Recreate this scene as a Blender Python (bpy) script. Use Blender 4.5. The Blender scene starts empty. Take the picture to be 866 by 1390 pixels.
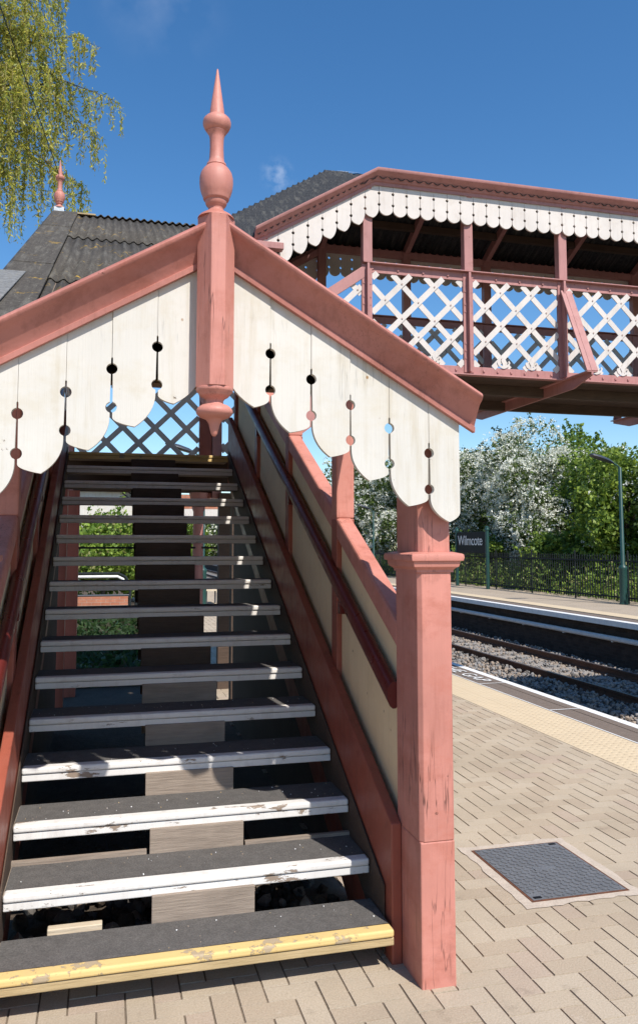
import bpy, math, random
import numpy as np
from mathutils import Vector, Matrix
random.seed(7); rng = np.random.default_rng(7)
S = bpy.context.scene
COL = S.collection
R = math.radians

# ------------------------------------------------------------------ materials
class NT:
    def __init__(s, name):
        s.m = bpy.data.materials.new(name); s.m.use_nodes = True
        s.t = s.m.node_tree; s.t.nodes.clear()
        s.out = s.t.nodes.new('ShaderNodeOutputMaterial')
    def n(s, typ, **kw):
        nd = s.t.nodes.new(typ)
        for k, v in kw.items(): setattr(nd, k, v)
        return nd
    def l(s, a, b): s.t.links.new(a, b)
    def coords(s, scale=(1, 1, 1)):
        g = s.n('ShaderNodeNewGeometry')
        mp = s.n('ShaderNodeMapping'); mp.inputs['Scale'].default_value = scale
        s.l(g.outputs['Position'], mp.inputs['Vector'])
        return mp.outputs['Vector']
    def noise(s, vec, scale, detail=5, rough=.6):
        nd = s.n('ShaderNodeTexNoise'); nd.inputs['Scale'].default_value = scale
        nd.inputs['Detail'].default_value = detail; nd.inputs['Roughness'].default_value = rough
        s.l(vec, nd.inputs['Vector']); return nd.outputs['Fac']
    def ramp(s, fac, stops):
        nd = s.n('ShaderNodeValToRGB'); cr = nd.color_ramp
        while len(cr.elements) > 1: cr.elements.remove(cr.elements[-1])
        cr.elements[0].position = stops[0][0]; cr.elements[0].color = (*stops[0][1], 1)
        for p, c in stops[1:]:
            e = cr.elements.new(p); e.color = (*c, 1)
        s.l(fac, nd.inputs['Fac']); return nd.outputs['Color']
    def val(s, fac, a, b, va=0., vb=1.):
        nd = s.n('ShaderNodeMapRange'); nd.clamp = True
        for i, v in enumerate((a, b, va, vb)): nd.inputs[i + 1].default_value = v
        s.l(fac, nd.inputs[0]); return nd.outputs[0]
    def mix(s, fac, a, b, mode='MIX'):
        nd = s.n('ShaderNodeMix', data_type='RGBA', blend_type=mode)
        for sock, v in ((nd.inputs[0], fac), (nd.inputs[6], a), (nd.inputs[7], b)):
            if isinstance(v, bpy.types.NodeSocket): s.l(v, sock)
            elif isinstance(v, (int, float)): sock.default_value = v
            else: sock.default_value = (*v, 1)
        return nd.outputs[2]
    def mul(s, a, b):
        nd = s.n('ShaderNodeMath', operation='MULTIPLY')
        for i, v in enumerate((a, b)):
            if isinstance(v, bpy.types.NodeSocket): s.l(v, nd.inputs[i])
            else: nd.inputs[i].default_value = v
        return nd.outputs[0]
    def bsdf(s, col, rough=.6, bump=None, bd=.002, spec=.5, metal=0., bs=1.):
        b = s.n('ShaderNodeBsdfPrincipled')
        if isinstance(col, bpy.types.NodeSocket): s.l(col, b.inputs['Base Color'])
        else: b.inputs['Base Color'].default_value = (*col, 1)
        if isinstance(rough, bpy.types.NodeSocket): s.l(rough, b.inputs['Roughness'])
        else: b.inputs['Roughness'].default_value = rough
        b.inputs['Specular IOR Level'].default_value = spec
        b.inputs['Metallic'].default_value = metal
        if bump is not None:
            bp = s.n('ShaderNodeBump'); bp.inputs['Distance'].default_value = bd; bp.inputs['Strength'].default_value = bs
            s.l(bump, bp.inputs['Height']); s.l(bp.outputs[0], b.inputs['Normal'])
        s.l(b.outputs[0], s.out.inputs[0]); return b

def paint(name, base, dirt, chip, chip_amt=.06, rough=.42, streak=.5, chip_scale=14, dirt_amt=.45, var=.12, crack=0., patch=None, chip_axis=(1, 1, 1), spots=None):
    t = NT(name); v = t.coords(); vs = t.coords((9, 9, .8)); vg = t.coords((60, 60, 2.2)); vc = t.coords(chip_axis)
    big = t.noise(v, 2.6, 4); fine = t.noise(v, 70, 3); grain = t.noise(vg, 1.6, 5, .6)
    c = t.mix(t.val(big, .3, .7), tuple(x * (1 - var) for x in base), tuple(min(1, x * (1 + var)) for x in base))
    if patch:
        pn = t.noise(t.coords((1, 1, 1.6)), 3.4, 8, .68)
        c = t.mix(t.val(pn, .50, .64, 0, .75), c, patch)
    st = t.noise(vs, 2.2, 6, .65)
    c = t.mix(t.mul(t.val(st, .52, .78), streak), c, dirt)
    dn = t.noise(v, 9, 7, .7)
    c = t.mix(t.mul(t.val(dn, .56, .78), dirt_amt), c, dirt)
    hgt = t.mix(.85, fine, grain); hgt = t.mix(.25, hgt, st)
    if crack:
        cr = t.noise(t.coords((26, 26, 1.1)), 1.15, 3, .55)
        line = t.mul(t.val(cr, .488, .497), t.val(cr, .512, .503))
        gate = t.val(t.noise(v, 1.9, 3), .5, .62)
        lm = t.mul(t.mul(line, gate), crack)
        c = t.mix(lm, c, tuple(x * .22 for x in base)); hgt = t.mix(lm, hgt, (0, 0, 0))
    if spots:
        vo = t.n('ShaderNodeTexVoronoi'); vo.inputs['Scale'].default_value = 7.5; t.l(t.coords((1, 1, .8)), vo.inputs['Vector'])
        c = t.mix(t.mul(t.val(vo.outputs['Distance'], .028, .05, 1, 0), t.val(dn, .42, .52)), c, spots)
    cn = t.noise(vc, chip_scale, 8, .72)
    msk = t.val(cn, .70 - chip_amt, .715 - chip_amt)
    c = t.mix(msk, c, chip)
    rr = t.val(dn, .3, .8, rough, min(1, rough + .3))
    hgt = t.mix(msk, hgt, (0, 0, 0))
    t.bsdf(c, rr, hgt, .0018, .4)
    return t.m

PINK = paint('pink_paint', (.515, .21, .163), (.29, .10, .07), (.24, .095, .07), .03, .42, .55, 12, .6, .13, crack=.85, patch=(.44, .15, .105))
BARGE = paint('weathered_barge_paint', (.44, .175, .14), (.22, .08, .055), (.22, .09, .07), .018, .42, .6, 12, .55, .13, crack=.3, patch=(.36, .125, .09))
PINKB = paint('pink_ironwork_paint', (.40, .185, .168), (.19, .075, .06), (.13, .045, .03), .03, .45, .5, 16)
MAROON = paint('red_brown_paint', (.29, .075, .046), (.07, .025, .018), (.06, .09, .09), .0, .38, .5, 12)
RAILP = paint('gloss_maroon_paint', (.12, .018, .014), (.05, .012, .01), (.3, .1, .07), -.02, .22, .2, 12, .2)
PINKSH = paint('shaded_pink_paint', (.30, .085, .055), (.12, .03, .02), (.10, .08, .07), -.01, .4, .4, 12)  # post pink darkened to paint in the shade below the stair rail
CREAM = paint('cream_paint', (.60, .568, .51), (.44, .37, .25), (.20, .15, .10), .012, .55, .6, 13, .3, .05, crack=.35, patch=(.56, .51, .42), spots=(.30, .17, .07))
CREAMB = paint('cream_board_paint', (.78, .60, .37), (.58, .42, .24), (.3, .2, .13), .0, .55, .4, 11, .35, .06, spots=(.2, .12, .07))
WHITEB = paint('offwhite_bridge_paint', (.60, .545, .50), (.42, .34, .27), (.35, .16, .1), .01, .55, .45, 13, .4, .07)
NOSE = paint('worn_white_nosing', (.68, .655, .62), (.42, .38, .34), (.27, .205, .155), .10, .6, .45, 11, .6, .08, chip_axis=(.45, 1.3, 1.5))
NOSEU = paint('dull_white_nosing', (.72, .675, .62), (.42, .36, .30), (.25, .17, .12), .055, .6, .4, 17, .5, .06, chip_axis=(.3, 1.3, 2.2))
NOSEY = paint('worn_yellow_nosing', (.66, .47, .19), (.5, .37, .2), (.4, .31, .2), .13, .6, .25, 9, .3, .06)
GREENP = paint('dark_green_paint', (.018, .06, .052), (.012, .03, .028), (.05, .09, .08), -.03, .3, .2)
NAVYP = paint('dark_fence_paint', (.007, .011, .013), (.006, .008, .008), (.012, .012, .012), -.03, .7, .2)

def wood(name, a, b, rough=.75, axis=(1, 12, 12)):
    t = NT(name); v = t.coords(axis); w = t.coords()
    n1 = t.noise(v, 7, 8, .65); n2 = t.noise(w, 3, 4)
    c = t.mix(n1, a, b); c = t.mix(t.val(n2, .4, .8, 0, .5), c, tuple(x * .55 for x in a))
    t.bsdf(c, rough, n1, .004, .3); return t.m
WOODG = wood('weathered_grey_wood', (.17, .13, .10), (.42, .34, .27))
WOODY = wood('bare_yellow_wood', (.34, .24, .11), (.55, .42, .24))
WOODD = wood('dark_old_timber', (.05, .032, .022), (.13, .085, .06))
WOODP = wood('pale_offcut_wood', (.55, .44, .3), (.75, .64, .48))

def simple(name, a, b, scale=20, rough=.8, bd=.003, spec=.3, metal=0., detail=6):
    t = NT(name); v = t.coords(); n = t.noise(v, scale, detail, .65); m = t.noise(v, scale * .13, 4)
    c = t.mix(t.val(n, .25, .75), a, b); c = t.mix(t.val(m, .35, .75, 0, .4), c, tuple(x * .7 for x in a))
    t.bsdf(c, rough, n, bd, spec, metal); return t.m
FELT = simple('gritty_tread_surface', (.055, .051, .048), (.165, .153, .143), 160, .92, .002)
ASPH = simple('brown_asphalt', (.12, .09, .072), (.24, .19, .155), 160, .9, .004)
TACT = None
WHITEL = simple('white_line_paint', (.66, .65, .63), (.84, .83, .81), 60, .7, .001)
MORTAR = simple('pale_mortar', (.40, .33, .265), (.58, .49, .40), 90, .9, .002)
IRON = simple('grey_cast_iron', (.085, .088, .095), (.20, .205, .215), 120, .5, .002, .5)
RUST = simple('rusty_steel', (.06, .025, .014), (.2, .08, .04), 40, .75)
RAILTOP = simple('polished_rail_steel', (.16, .13, .12), (.3, .26, .24), 30, .35, .0005, .5, .6)
SLEEP = simple('concrete_sleeper', (.22, .19, .16), (.36, .32, .28), 40, .9)
BALL = simple('ballast_ground', (.13, .115, .10), (.27, .24, .21), 60, .95, .03)
STONES = [simple('ballast_stone_grey', (.17, .16, .15), (.33, .31, .29), 30, .9, .002),
          simple('ballast_stone_buff', (.24, .185, .14), (.40, .32, .25), 30, .9, .002),
          simple('ballast_stone_dark', (.07, .062, .056), (.15, .135, .12), 30, .9, .002)]
EARTH = simple('bare_earth', (.05, .038, .028), (.12, .09, .065), 35, .95, .02)
GRASS = simple('grass_ground', (.045, .085, .018), (.13, .17, .05), 18, .95, .03)
GRAVEL = simple('pale_gravel', (.30, .25, .19), (.46, .40, .32), 70, .95, .01)
CONC = simple('stained_concrete', (.11, .09, .075), (.24, .2, .17), 12, .9, .004)
STONEW = simple('pale_stone_coping', (.55, .53, .51), (.75, .73, .7), 40, .8, .002)
BLACKS = simple('black_sign_enamel', (.006, .006, .007), (.010, .010, .011), 30, .6, .0003, .15)
FLASH = simple('pale_metal_flashing', (.42, .45, .47), (.6, .62, .63), 14, .45, .004, .5, .3)
LAMPH = simple('dark_lamp_housing', (.03, .035, .045), (.05, .055, .07), 30, .35, .0005, .5)
BARK = simple('tree_bark', (.06, .045, .03), (.16, .12, .085), 16, .9, .01)
TWIG = simple('willow_twig_bark', (.20, .16, .06), (.32, .26, .11), 30, .8, .002)
PLASTIC = simple('black_cable_sheath', (.01, .01, .01), (.02, .02, .02), 30, .5, .0003)

def corr_mat(name, a, b, lich):
    t = NT(name); v = t.coords(); vs = t.coords((9, .9, .9))
    n = t.noise(v, 40, 7, .7); m = t.noise(vs, 3, 6, .7); y = t.noise(v, 5, 6, .75)
    c = t.mix(t.val(n, .3, .75), a, b)
    c = t.mix(t.val(m, .5, .8, 0, .55), c, (.23, .215, .18))
    sp = t.noise(v, 55, 4, .7)
    c = t.mix(t.val(sp, .655, .69, 0, .85), c, (.36, .34, .28))
    if lich: c = t.mix(t.mul(t.val(y, .61, .66), t.val(sp, .4, .6)), c, (.5, .3, .03))
    t.bsdf(c, .9, n, .004, .25); return t.m
ROOFM = corr_mat('weathered_corrugated_sheet', (.036, .031, .026), (.105, .092, .077), True)
ROOFD = corr_mat('dark_corrugated_sheet', (.022, .023, .026), (.06, .062, .066), False)
ROOFG = corr_mat('grey_broken_sheet', (.10, .10, .10), (.24, .24, .235), False)

def brick(name, c1, c2, mort, scale=1):
    t = NT(name); g = t.n('ShaderNodeNewGeometry')
    sp = t.n('ShaderNodeSeparateXYZ'); t.l(g.outputs['Position'], sp.inputs[0])
    ad = t.n('ShaderNodeMath', operation='ADD'); t.l(sp.outputs[0], ad.inputs[0]); t.l(sp.outputs[1], ad.inputs[1])
    cb = t.n('ShaderNodeCombineXYZ'); t.l(ad.outputs[0], cb.inputs[0]); t.l(sp.outputs[2], cb.inputs[1])
    b = t.n('ShaderNodeTexBrick'); t.l(cb.outputs[0], b.inputs['Vector'])
    b.inputs['Scale'].default_value = 4.4; b.inputs['Color1'].default_value = (*c1, 1); b.inputs['Color2'].default_value = (*c2, 1)
    b.inputs['Mortar'].default_value = (*mort, 1); b.inputs['Mortar Size'].default_value = .02
    b.inputs['Brick Width'].default_value = 1.; b.inputs['Row Height'].default_value = .33
    n = t.noise(t.coords(), 6, 6, .7)
    c = t.mix(t.val(n, .35, .8, 0, .6), b.outputs['Color'], tuple(x * .45 for x in c1))
    t.bsdf(c, .9, b.outputs['Fac'], .004, .2); return t.m
BRICKD = brick('dark_stained_brick', (.045, .03, .024), (.075, .05, .04), (.07, .06, .05))
BRICKR = brick('orange_red_brick', (.40, .15, .085), (.48, .2, .12), (.42, .33, .27))

def tactile():
    t = NT('buff_tactile_slab'); v = t.coords()
    n = t.noise(v, 90, 5); m = t.noise(v, 2, 4)
    c = t.mix(n, (.50, .39, .25), (.64, .52, .36)); c = t.mix(t.val(m, .4, .8, 0, .25), c, (.42, .32, .21))
    vo = t.n('ShaderNodeTexVoronoi'); vo.inputs['Scale'].default_value = 15; vo.inputs['Randomness'].default_value = 0
    t.l(v, vo.inputs['Vector'])
    h = t.val(vo.outputs['Distance'], .22, .34, 1, 0)
    bk = t.n('ShaderNodeTexBrick'); t.l(v, bk.inputs['Vector']); bk.inputs['Scale'].default_value = 2.5
    bk.offset = 0; bk.inputs['Brick Width'].default_value = 1; bk.inputs['Row Height'].default_value = 1; bk.inputs['Mortar Size'].default_value = .008
    c = t.mix(t.val(bk.outputs['Fac'], 0, 1, 0, .45), c, (.28, .21, .14))
    t.bsdf(c, .85, h, .0035, .3); return t.m
TACT = tactile()

def pav(name, a, b):
    t = NT(name); v = t.coords(); n = t.noise(v, 130, 5, .7); m = t.noise(v, 1.3, 5)
    c = t.mix(t.val(n, .3, .7), a, b); c = t.mix(t.val(m, .45, .75, 0, .45), c, tuple(x * .68 for x in a))
    st_ = t.noise(v, 4.5, 8, .72); c = t.mix(t.val(st_, .60, .72, 0, .6), c, tuple(x * .5 for x in a)); c = t.mix(t.val(st_, .36, .28, 0, .35), c, (.6, .53, .45))
    t.bsdf(c, .92, n, .003, .25); return t.m
PAV = [pav('buff_paver', (.36, .288, .207), (.485, .40, .298)), pav('tan_paver', (.335, .263, .188), (.46, .372, .275)),
       pav('pale_paver', (.375, .303, .22), (.50, .418, .318)), pav('rosy_paver', (.345, .265, .195), (.47, .375, .288))]
JOINT = simple('dark_joint_sand', (.13, .10, .07), (.24, .19, .14), 90, .95, .002)
PAVB = pav('distant_paver_field', (.31, .25, .185), (.44, .36, .275))

def leaf(name, col, tr=.35, rough=.5):
    t = NT(name); v = t.coords(); n = t.noise(v, 1.7, 3)
    c = t.mix(n, tuple(x * .78 for x in col), tuple(x * 1.2 for x in col))
    d = t.n('ShaderNodeBsdfPrincipled'); t.l(c, d.inputs['Base Color']); d.inputs['Roughness'].default_value = rough
    d.inputs['Specular IOR Level'].default_value = .3
    b = t.n('ShaderNodeBsdfTranslucent'); c2 = t.mix(.5, c, (col[0] * 1.3, col[1] * 1.3, col[2] * .6)); t.l(c2, b.inputs[0])
    m = t.n('ShaderNodeMixShader'); m.inputs[0].default_value = tr
    t.l(d.outputs[0], m.inputs[1]); t.l(b.outputs[0], m.inputs[2]); t.l(m.outputs[0], t.out.inputs[0]); return t.m
LV_G = [leaf('maple_leaf_bright', (.25, .33, .05)), leaf('maple_leaf_mid', (.15, .23, .04)), leaf('maple_leaf_deep', (.075, .13, .03))]
LV_GW = LV_G + [leaf('scattered_blossom', (.74, .74, .66), .2)]
LV_H = [leaf('hawthorn_leaf_mid', (.13, .18, .045)), leaf('hawthorn_leaf_deep', (.07, .11, .03)), leaf('hawthorn_blossom', (.74, .74, .66), .2)]
LV_B = [leaf('far_leaf_bluegreen', (.075, .11, .05)), leaf('far_leaf_dark', (.05, .08, .035))]
LV_W = [leaf('willow_leaf_yellow', (.54, .50, .10), .5), leaf('willow_leaf_green', (.27, .31, .07), .45), leaf('willow_leaf_olive', (.34, .30, .09), .4)]
LV_U = [leaf('brush_leaf_lime', (.26, .36, .06)), leaf('brush_leaf_green', (.14, .23, .04)), leaf('brush_grass_straw', (.34, .33, .13))]

# ------------------------------------------------------------------ mesh building
class MB:
    def __init__(s): s.v = []; s.f = []
    def add(s, vs, fs):
        o = len(s.v); s.v += [tuple(p) for p in vs]; s.f += [tuple(i + o for i in f) for f in fs]; return s
    def box(s, x0, x1, y0, y1, z0, z1):
        return s.add([(x0,y0,z0),(x1,y0,z0),(x1,y1,z0),(x0,y1,z0),(x0,y0,z1),(x1,y0,z1),(x1,y1,z1),(x0,y1,z1)],
                     [(0,3,2,1),(4,5,6,7),(0,1,5,4),(1,2,6,5),(2,3,7,6),(3,0,4,7)])
    def beam(s, p, q, w, h, up=(0, 0, 1)):
        p = Vector(p); q = Vector(q); d = (q - p).normalized(); u = Vector(up)
        r = d.cross(u).normalized(); u = r.cross(d).normalized()
        c = [(-1,-1),(1,-1),(1,1),(-1,1)]
        vs = [e + r * (a * w / 2) + u * (b * h / 2) for e in (p, q) for a, b in c]
        return s.add(vs, [(3,2,1,0),(4,5,6,7),(0,1,5,4),(1,2,6,5),(2,3,7,6),(3,0,4,7)])
    def prism(s, poly, fn, d0, d1):
        n = len(poly)
        vs = [fn(a, b, d0) for a, b in poly] + [fn(a, b, d1) for a, b in poly]
        return s.add(vs, [tuple(range(n - 1, -1, -1)), tuple(range(n, 2 * n))] + [(i, (i + 1) % n, n + (i + 1) % n, n + i) for i in range(n)])
    def lathe(s, prof, c, seg=24):
        vs = []; n = len(prof)
        for z, r in prof:
            for k in range(seg):
                a = 2 * math.pi * k / seg; vs.append((c[0] + r * math.cos(a), c[1] + r * math.sin(a), z))
        fs = [(i * seg + k, i * seg + (k + 1) % seg, (i + 1) * seg + (k + 1) % seg, (i + 1) * seg + k) for i in range(n - 1) for k in range(seg)]
        fs += [tuple(range(seg - 1, -1, -1)), tuple((n - 1) * seg + k for k in range(seg))]
        return s.add(vs, fs)
    def tube(s, pts, rads, seg=6):
        pts = [Vector(p) for p in pts]; n = len(pts)
        if not hasattr(rads, '__len__'): rads = [rads] * n
        vs = []
        for i, p in enumerate(pts):
            d = (pts[min(i + 1, n - 1)] - pts[max(i - 1, 0)]).normalized()
            a = d.cross(Vector((.31, .17, .93) if abs(d.z) < .9 else (1, 0, 0))).normalized(); b = d.cross(a)
            for k in range(seg):
                t = 2 * math.pi * k / seg; vs.append(p + a * (rads[i] * math.cos(t)) + b * (rads[i] * math.sin(t)))
        fs = [(i * seg + k, i * seg + (k + 1) % seg, (i + 1) * seg + (k + 1) % seg, (i + 1) * seg + k) for i in range(n - 1) for k in range(seg)]
        fs += [tuple(range(seg - 1, -1, -1)), tuple((n - 1) * seg + k for k in range(seg))]
        return s.add(vs, fs)
    def sweep(s, prof, frames):
        """prof: list of 2D points; frames: list of functions (a,b)->xyz; closed profile"""
        n = len(prof); vs = [f(a, b) for f in frames for a, b in prof]; m = len(frames)
        fs = [(i * n + k, i * n + (k + 1) % n, (i + 1) * n + (k + 1) % n, (i + 1) * n + k) for i in range(m - 1) for k in range(n)]
        fs += [tuple(range(n - 1, -1, -1)), tuple((m - 1) * n + k for k in range(n))]
        return s.add(vs, fs)
    def build(s, name, mat, parent=None, loc=None, smooth=None, bevel=0, seg=2):
        base = Vector((0, 0, 0))
        if parent is not None:
            r = parent
            while r.parent: r = r.parent
            base = Vector(r['_base'])
        elif loc is not None: base = Vector(loc)
        me = bpy.data.meshes.new(name)
        me.from_pydata([tuple(Vector(p) - base) for p in s.v], [], s.f)
        import bmesh
        bm = bmesh.new(); bm.from_mesh(me); bmesh.ops.recalc_face_normals(bm, faces=bm.faces); bm.to_mesh(me); bm.free()
        for mm in (mat if isinstance(mat, list) else [mat]): me.materials.append(mm)
        o = bpy.data.objects.new(name, me); COL.objects.link(o)
        if parent is not None: o.parent = parent
        else: o.location = base; o['_base'] = tuple(base)
        if smooth:
            me.polygons.foreach_set('use_smooth', [True] * len(me.polygons)); me.set_sharp_from_angle(angle=R(smooth))
        if bevel:
            b = o.modifiers.new('bevel', 'BEVEL'); b.width = bevel; b.segments = seg; b.limit_method = 'ANGLE'; b.angle_limit = R(35)
        return o
def tag(o, label=None, cat=None, group=None, kind=None):
    if label: o['label'] = label
    if cat: o['category'] = cat
    if group: o['group'] = group
    if kind: o['kind'] = kind
    return o
def thing(name, loc, label, cat, group=None):
    o = bpy.data.objects.new(name, None); COL.objects.link(o); o.location = loc; o['_base'] = tuple(loc)
    return tag(o, label, cat, group)
def copy_tree(o, parent=None):
    c = o.copy(); COL.objects.link(c)
    if parent is not None: c.parent = parent
    for ch in list(o.children): copy_tree(ch, c)
    return c
def np_mesh(name, verts, faces, mats, midx=None, parent=None, loc=(0, 0, 0), k=4):
    """verts Nx3, faces Mxk"""
    base = np.array(loc, float)
    if parent is not None:
        r = parent
        while r.parent: r = r.parent
        base = np.array(r['_base'], float)
    me = bpy.data.meshes.new(name); v = (np.asarray(verts, float) - base).astype(np.float32); f = np.asarray(faces, np.int32)
    me.vertices.add(len(v)); me.vertices.foreach_set('co', v.ravel())
    me.loops.add(f.size); me.loops.foreach_set('vertex_index', f.ravel())
    me.polygons.add(len(f)); me.polygons.foreach_set('loop_start', np.arange(0, f.size, k, dtype=np.int32))
    try: me.polygons.foreach_set('loop_total', np.full(len(f), k, np.int32))
    except Exception: pass
    for m in mats: me.materials.append(m)
    if midx is not None: me.polygons.foreach_set('material_index', np.asarray(midx, np.int32))
    me.polygons.foreach_set('use_smooth', np.zeros(len(f), bool))
    me.update(calc_edges=True); me.validate()
    o = bpy.data.objects.new(name, me); COL.objects.link(o)
    if parent is not None: o.parent = parent
    else: o.location = loc; o['_base'] = tuple(loc)
    return o

# ------------------------------------------------------------------ setting
CX = .378                                        # centre line of the stair
L, RR = -.355, 1.11                              # tread ends
def mir(x): return 2 * CX - x
NZ0, NY0, RISE, GO = .163, 3.07, .1558, .3045    # first nosing, rise and going
NT_ = 16
SL = RISE / GO
def nose(y): return NZ0 + SL * (y - NY0)

tag(MB().add([(-400,-400,-1.2),(400,-400,-1.2),(400,400,-1.2),(-400,400,-1.2)], [(0,1,2,3)]).build('ground', GRASS), kind='structure')
m = MB(); m.box(-60, 4.55, -30, 120, -1.19, -.014); tag(m.build('near_platform', EARTH), kind='structure')
m = MB(); m.box(4.551, 4.75, -30, 120, -.12, -.001); tag(m.build('near_platform_coping', CONC), kind='structure')
m = MB(); m.box(4.40, 4.549, -30, 120, -1.0, -.122) ; 
tag(MB().add([(4.75,-30,-1.06),(11.0,-30,-1.06),(11.0,120,-1.06),(4.75,120,-1.06)], [(0,1,2,3)]).build('track_bed', BALL), kind='structure')

# near platform: block paving, herringbone 200 x 100
x0p, x1p = -1.6, 3.745
vs = []; fs = []; mi = []
B = .1; gap = .0016; bv = .0022
def paver(xa, xb, ya, yb):
    xa += gap; xb -= gap; ya += gap; yb -= gap
    if xa > 1.95 and xb < 2.44 and ya > 3.5 and yb < 4.12: return
    xb = min(xb, x1p); xa = max(xa, x0p)
    if ya > 3.25 and xa < 1.14:
        if xb < 1.2 and (ya < 9.6 or xb < .85): return
        xa = max(xa, .82 if ya > 9.6 else 1.14)
        if xb - xa < .02: return
    if xa < .5 and ya < 9 and yb > 3.3: yb = 3.3
    if yb - ya < .02: return
    if xb - xa < .02: return
    dz = random.gauss(0, .0005); t1, t2 = random.gauss(0, .0003), random.gauss(0, .0003)
    o = len(vs); z = dz
    vs.extend([(xa,ya,-.012),(xb,ya,-.012),(xb,yb,-.012),(xa,yb,-.012),
               (xa+bv,ya+bv,z+t1),(xb-bv,ya+bv,z-t1),(xb-bv,yb-bv,z-t1+t2),(xa+bv,yb-bv,z+t1+t2)])
    fs.extend([(o+4,o+5,o+6,o+7),(o,o+1,o+5,o+4),(o+1,o+2,o+6,o+5),(o+2,o+3,o+7,o+6),(o+3,o,o+4,o+7)])
    mi.extend([random.choices((0,1,2,3), (5,3,3,.6))[0]] * 5)
nx0, nx1 = int(x0p / B) - 1, int(x1p / B) + 2
for i in range(nx0, nx1):
    for j in range(-40, 330):
        d = (i - j) % 4
        if d == 0: paver(i * B, (i + 2) * B, j * B, (j + 1) * B)
        elif d == 3: paver(i * B, (i + 1) * B, j * B, (j + 2) * B)
tag(np_mesh('block_paving', vs, fs, PAV, mi), kind='structure')
def sheet(name, mat, x0, x1, y0, y1, z):
    return tag(MB().add([(x0,y0,z),(x1,y0,z),(x1,y1,z),(x0,y1,z)], [(0,1,2,3)]).build(name, mat), kind='structure')
sheet('paving_bed', JOINT, .82, 3.745, -4.1, 33.2, -.0048); sheet('front_paving_bed', JOINT, -1.6, .82, -4.1, 3.3, -.0048)
sheet('left_paving', PAVB, -60, -1.6, -30, 12.5, -.004); sheet('rear_paving', PAVB, -1.6, 3.745, -30, -4.1, -.004); sheet('side_paving', PAVB, -1.6, -.62, 3.301, 12.5, -.004)
sheet('far_paving', PAVB, .9, 3.745, 33.2, 120, -.004)
sheet('tactile_strip', TACT, 3.745, 4.31, -30, 120, .001)
sheet('asphalt_strip', ASPH, 4.325, 4.55, -30, 120, .0)
sheet('asphalt_coping_strip', ASPH, 4.552, 4.655, -30, 120, .003)
sheet('platform_edge_line', WHITEL, 4.655, 4.752, -30, 120, .004)
sheet('thin_border_line', WHITEL, 4.306, 4.322, -30, 120, .005)
for y in (5.75, 7.34, 8.92, 12.1, 13.7, 15.3): sheet('cross_line', WHITEL, 4.322, 4.655, y - .009, y + .009, .007)
sheet('gravel_path', GRAVEL, -60, .9, 18.6, 19.9, -.006)
m = MB(); m.box(-60, .9, 12.5, 18.6, -.013, -.009); tag(m.build('rough_grass', GRASS), kind='structure')
m = MB(); m.box(4.56, 4.60, -30, 120, -1.2, -.125); tag(m.build('near_platform_wall', BRICKD), kind='structure')
# far platform
m = MB(); m.box(11.12, 15.2, -30, 120, -1.19, -.16); tag(m.build('far_platform', BRICKD), kind='structure')
m = MB(); m.box(10.95, 11.55, -30, 120, -.16, -.035); tag(m.build('far_platform_coping', CONC), kind='structure')
m = MB(); m.box(11.552, 15.2, -30, 120, -.16, -.02); tag(m.build('far_platform_paving', PAVB), kind='structure')
sheet('far_edge_line', WHITEL, 10.94, 11.14, -30, 120, -.030)
m = MB(); m.box(10.936, 10.949, -30, 120, -.15, -.031); tag(m.build('far_edge_face', WHITEL), kind='structure')
sheet('far_asphalt_strip', ASPH, 11.15, 11.54, -30, 120, -.030)
sheet('far_tactile_strip', TACT, 11.56, 12.1, -30, 120, -.014)
m = MB(); m.tube([(11.02, -30, -.44), (11.02, 120, -.44)], .06, 8); m.add([], [])
for y in range(-28, 118, 2): m.box(11.0, 11.119, y - .03, y + .03, -.52, -.49)
tag(m.build('cable_duct', STONEW, loc=(11.02, 20, -.5), smooth=40), 'grey cable duct running along the dark wall of the opposite platform', 'cable duct')
# raised bank behind the far fence
m = MB(); m.add([(15.2,-30,-.05),(22,-30,.35),(40,-30,.5),(40,120,.5),(22,120,.35),(15.2,120,-.05)], [(0,1,4,5),(1,2,3,4)])
tag(m.build('bank', GRASS), kind='structure')

# rails
def rail(x, label):
    m = MB(); z = -.85
    prof = [(-.07,-.155),(.07,-.155),(.07,-.14),(.012,-.12),(.012,-.045),(.035,-.035),(.035,0),(-.035,0),(-.035,-.035),(-.012,-.045),(-.012,-.12),(-.07,-.14)]
    m.sweep(prof, [lambda a, b, y=y: (x + a, y, z + b) for y in (-30, 120)])
    o = m.build('rail', RUST, loc=(x, 15, z - .155)); tag(o, label, 'rail', 'rails of the two railway tracks')
    m = MB(); m.box(x - .03, x + .03, -30, 120, z, z + .003); m.build('rail_head', RAILTOP, o)
rail(5.52, 'rusty rail nearest the near platform edge')
rail(7.0, 'second rusty rail from the near platform, outer rail of the close track')
rail(8.53, 'rusty rail of the far track on the side away from the opposite platform wall')
rail(10.02, 'rusty rail lying closest to the dark wall of the opposite platform')
m = MB(); m.box(-1.25, 1.25, -.13, .13, -.15, .02)
m.v = [(a * (1 if c < 0 else .985), b * (1 if c < 0 else .75), c) for a, b, c in m.v]
sl = None
for k in range(-4, 60):
    for x, nm in ((9.275, 'far'), (6.26, 'near')):
        y = 2.0 + k * .66
        if nm == 'near' and y < 8: continue
        if sl is None: sl = m.build('sleeper', SLEEP, bevel=.01); o = sl
        else: o = sl.copy(); COL.objects.link(o)
        o.location = (x, y, -1.035)
        tag(o, 'concrete sleeper in the ballast under the far track' if nm == 'far' else 'concrete sleeper in the ballast under the close track', 'sleeper', 'sleepers of the %s track' % nm)

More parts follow.
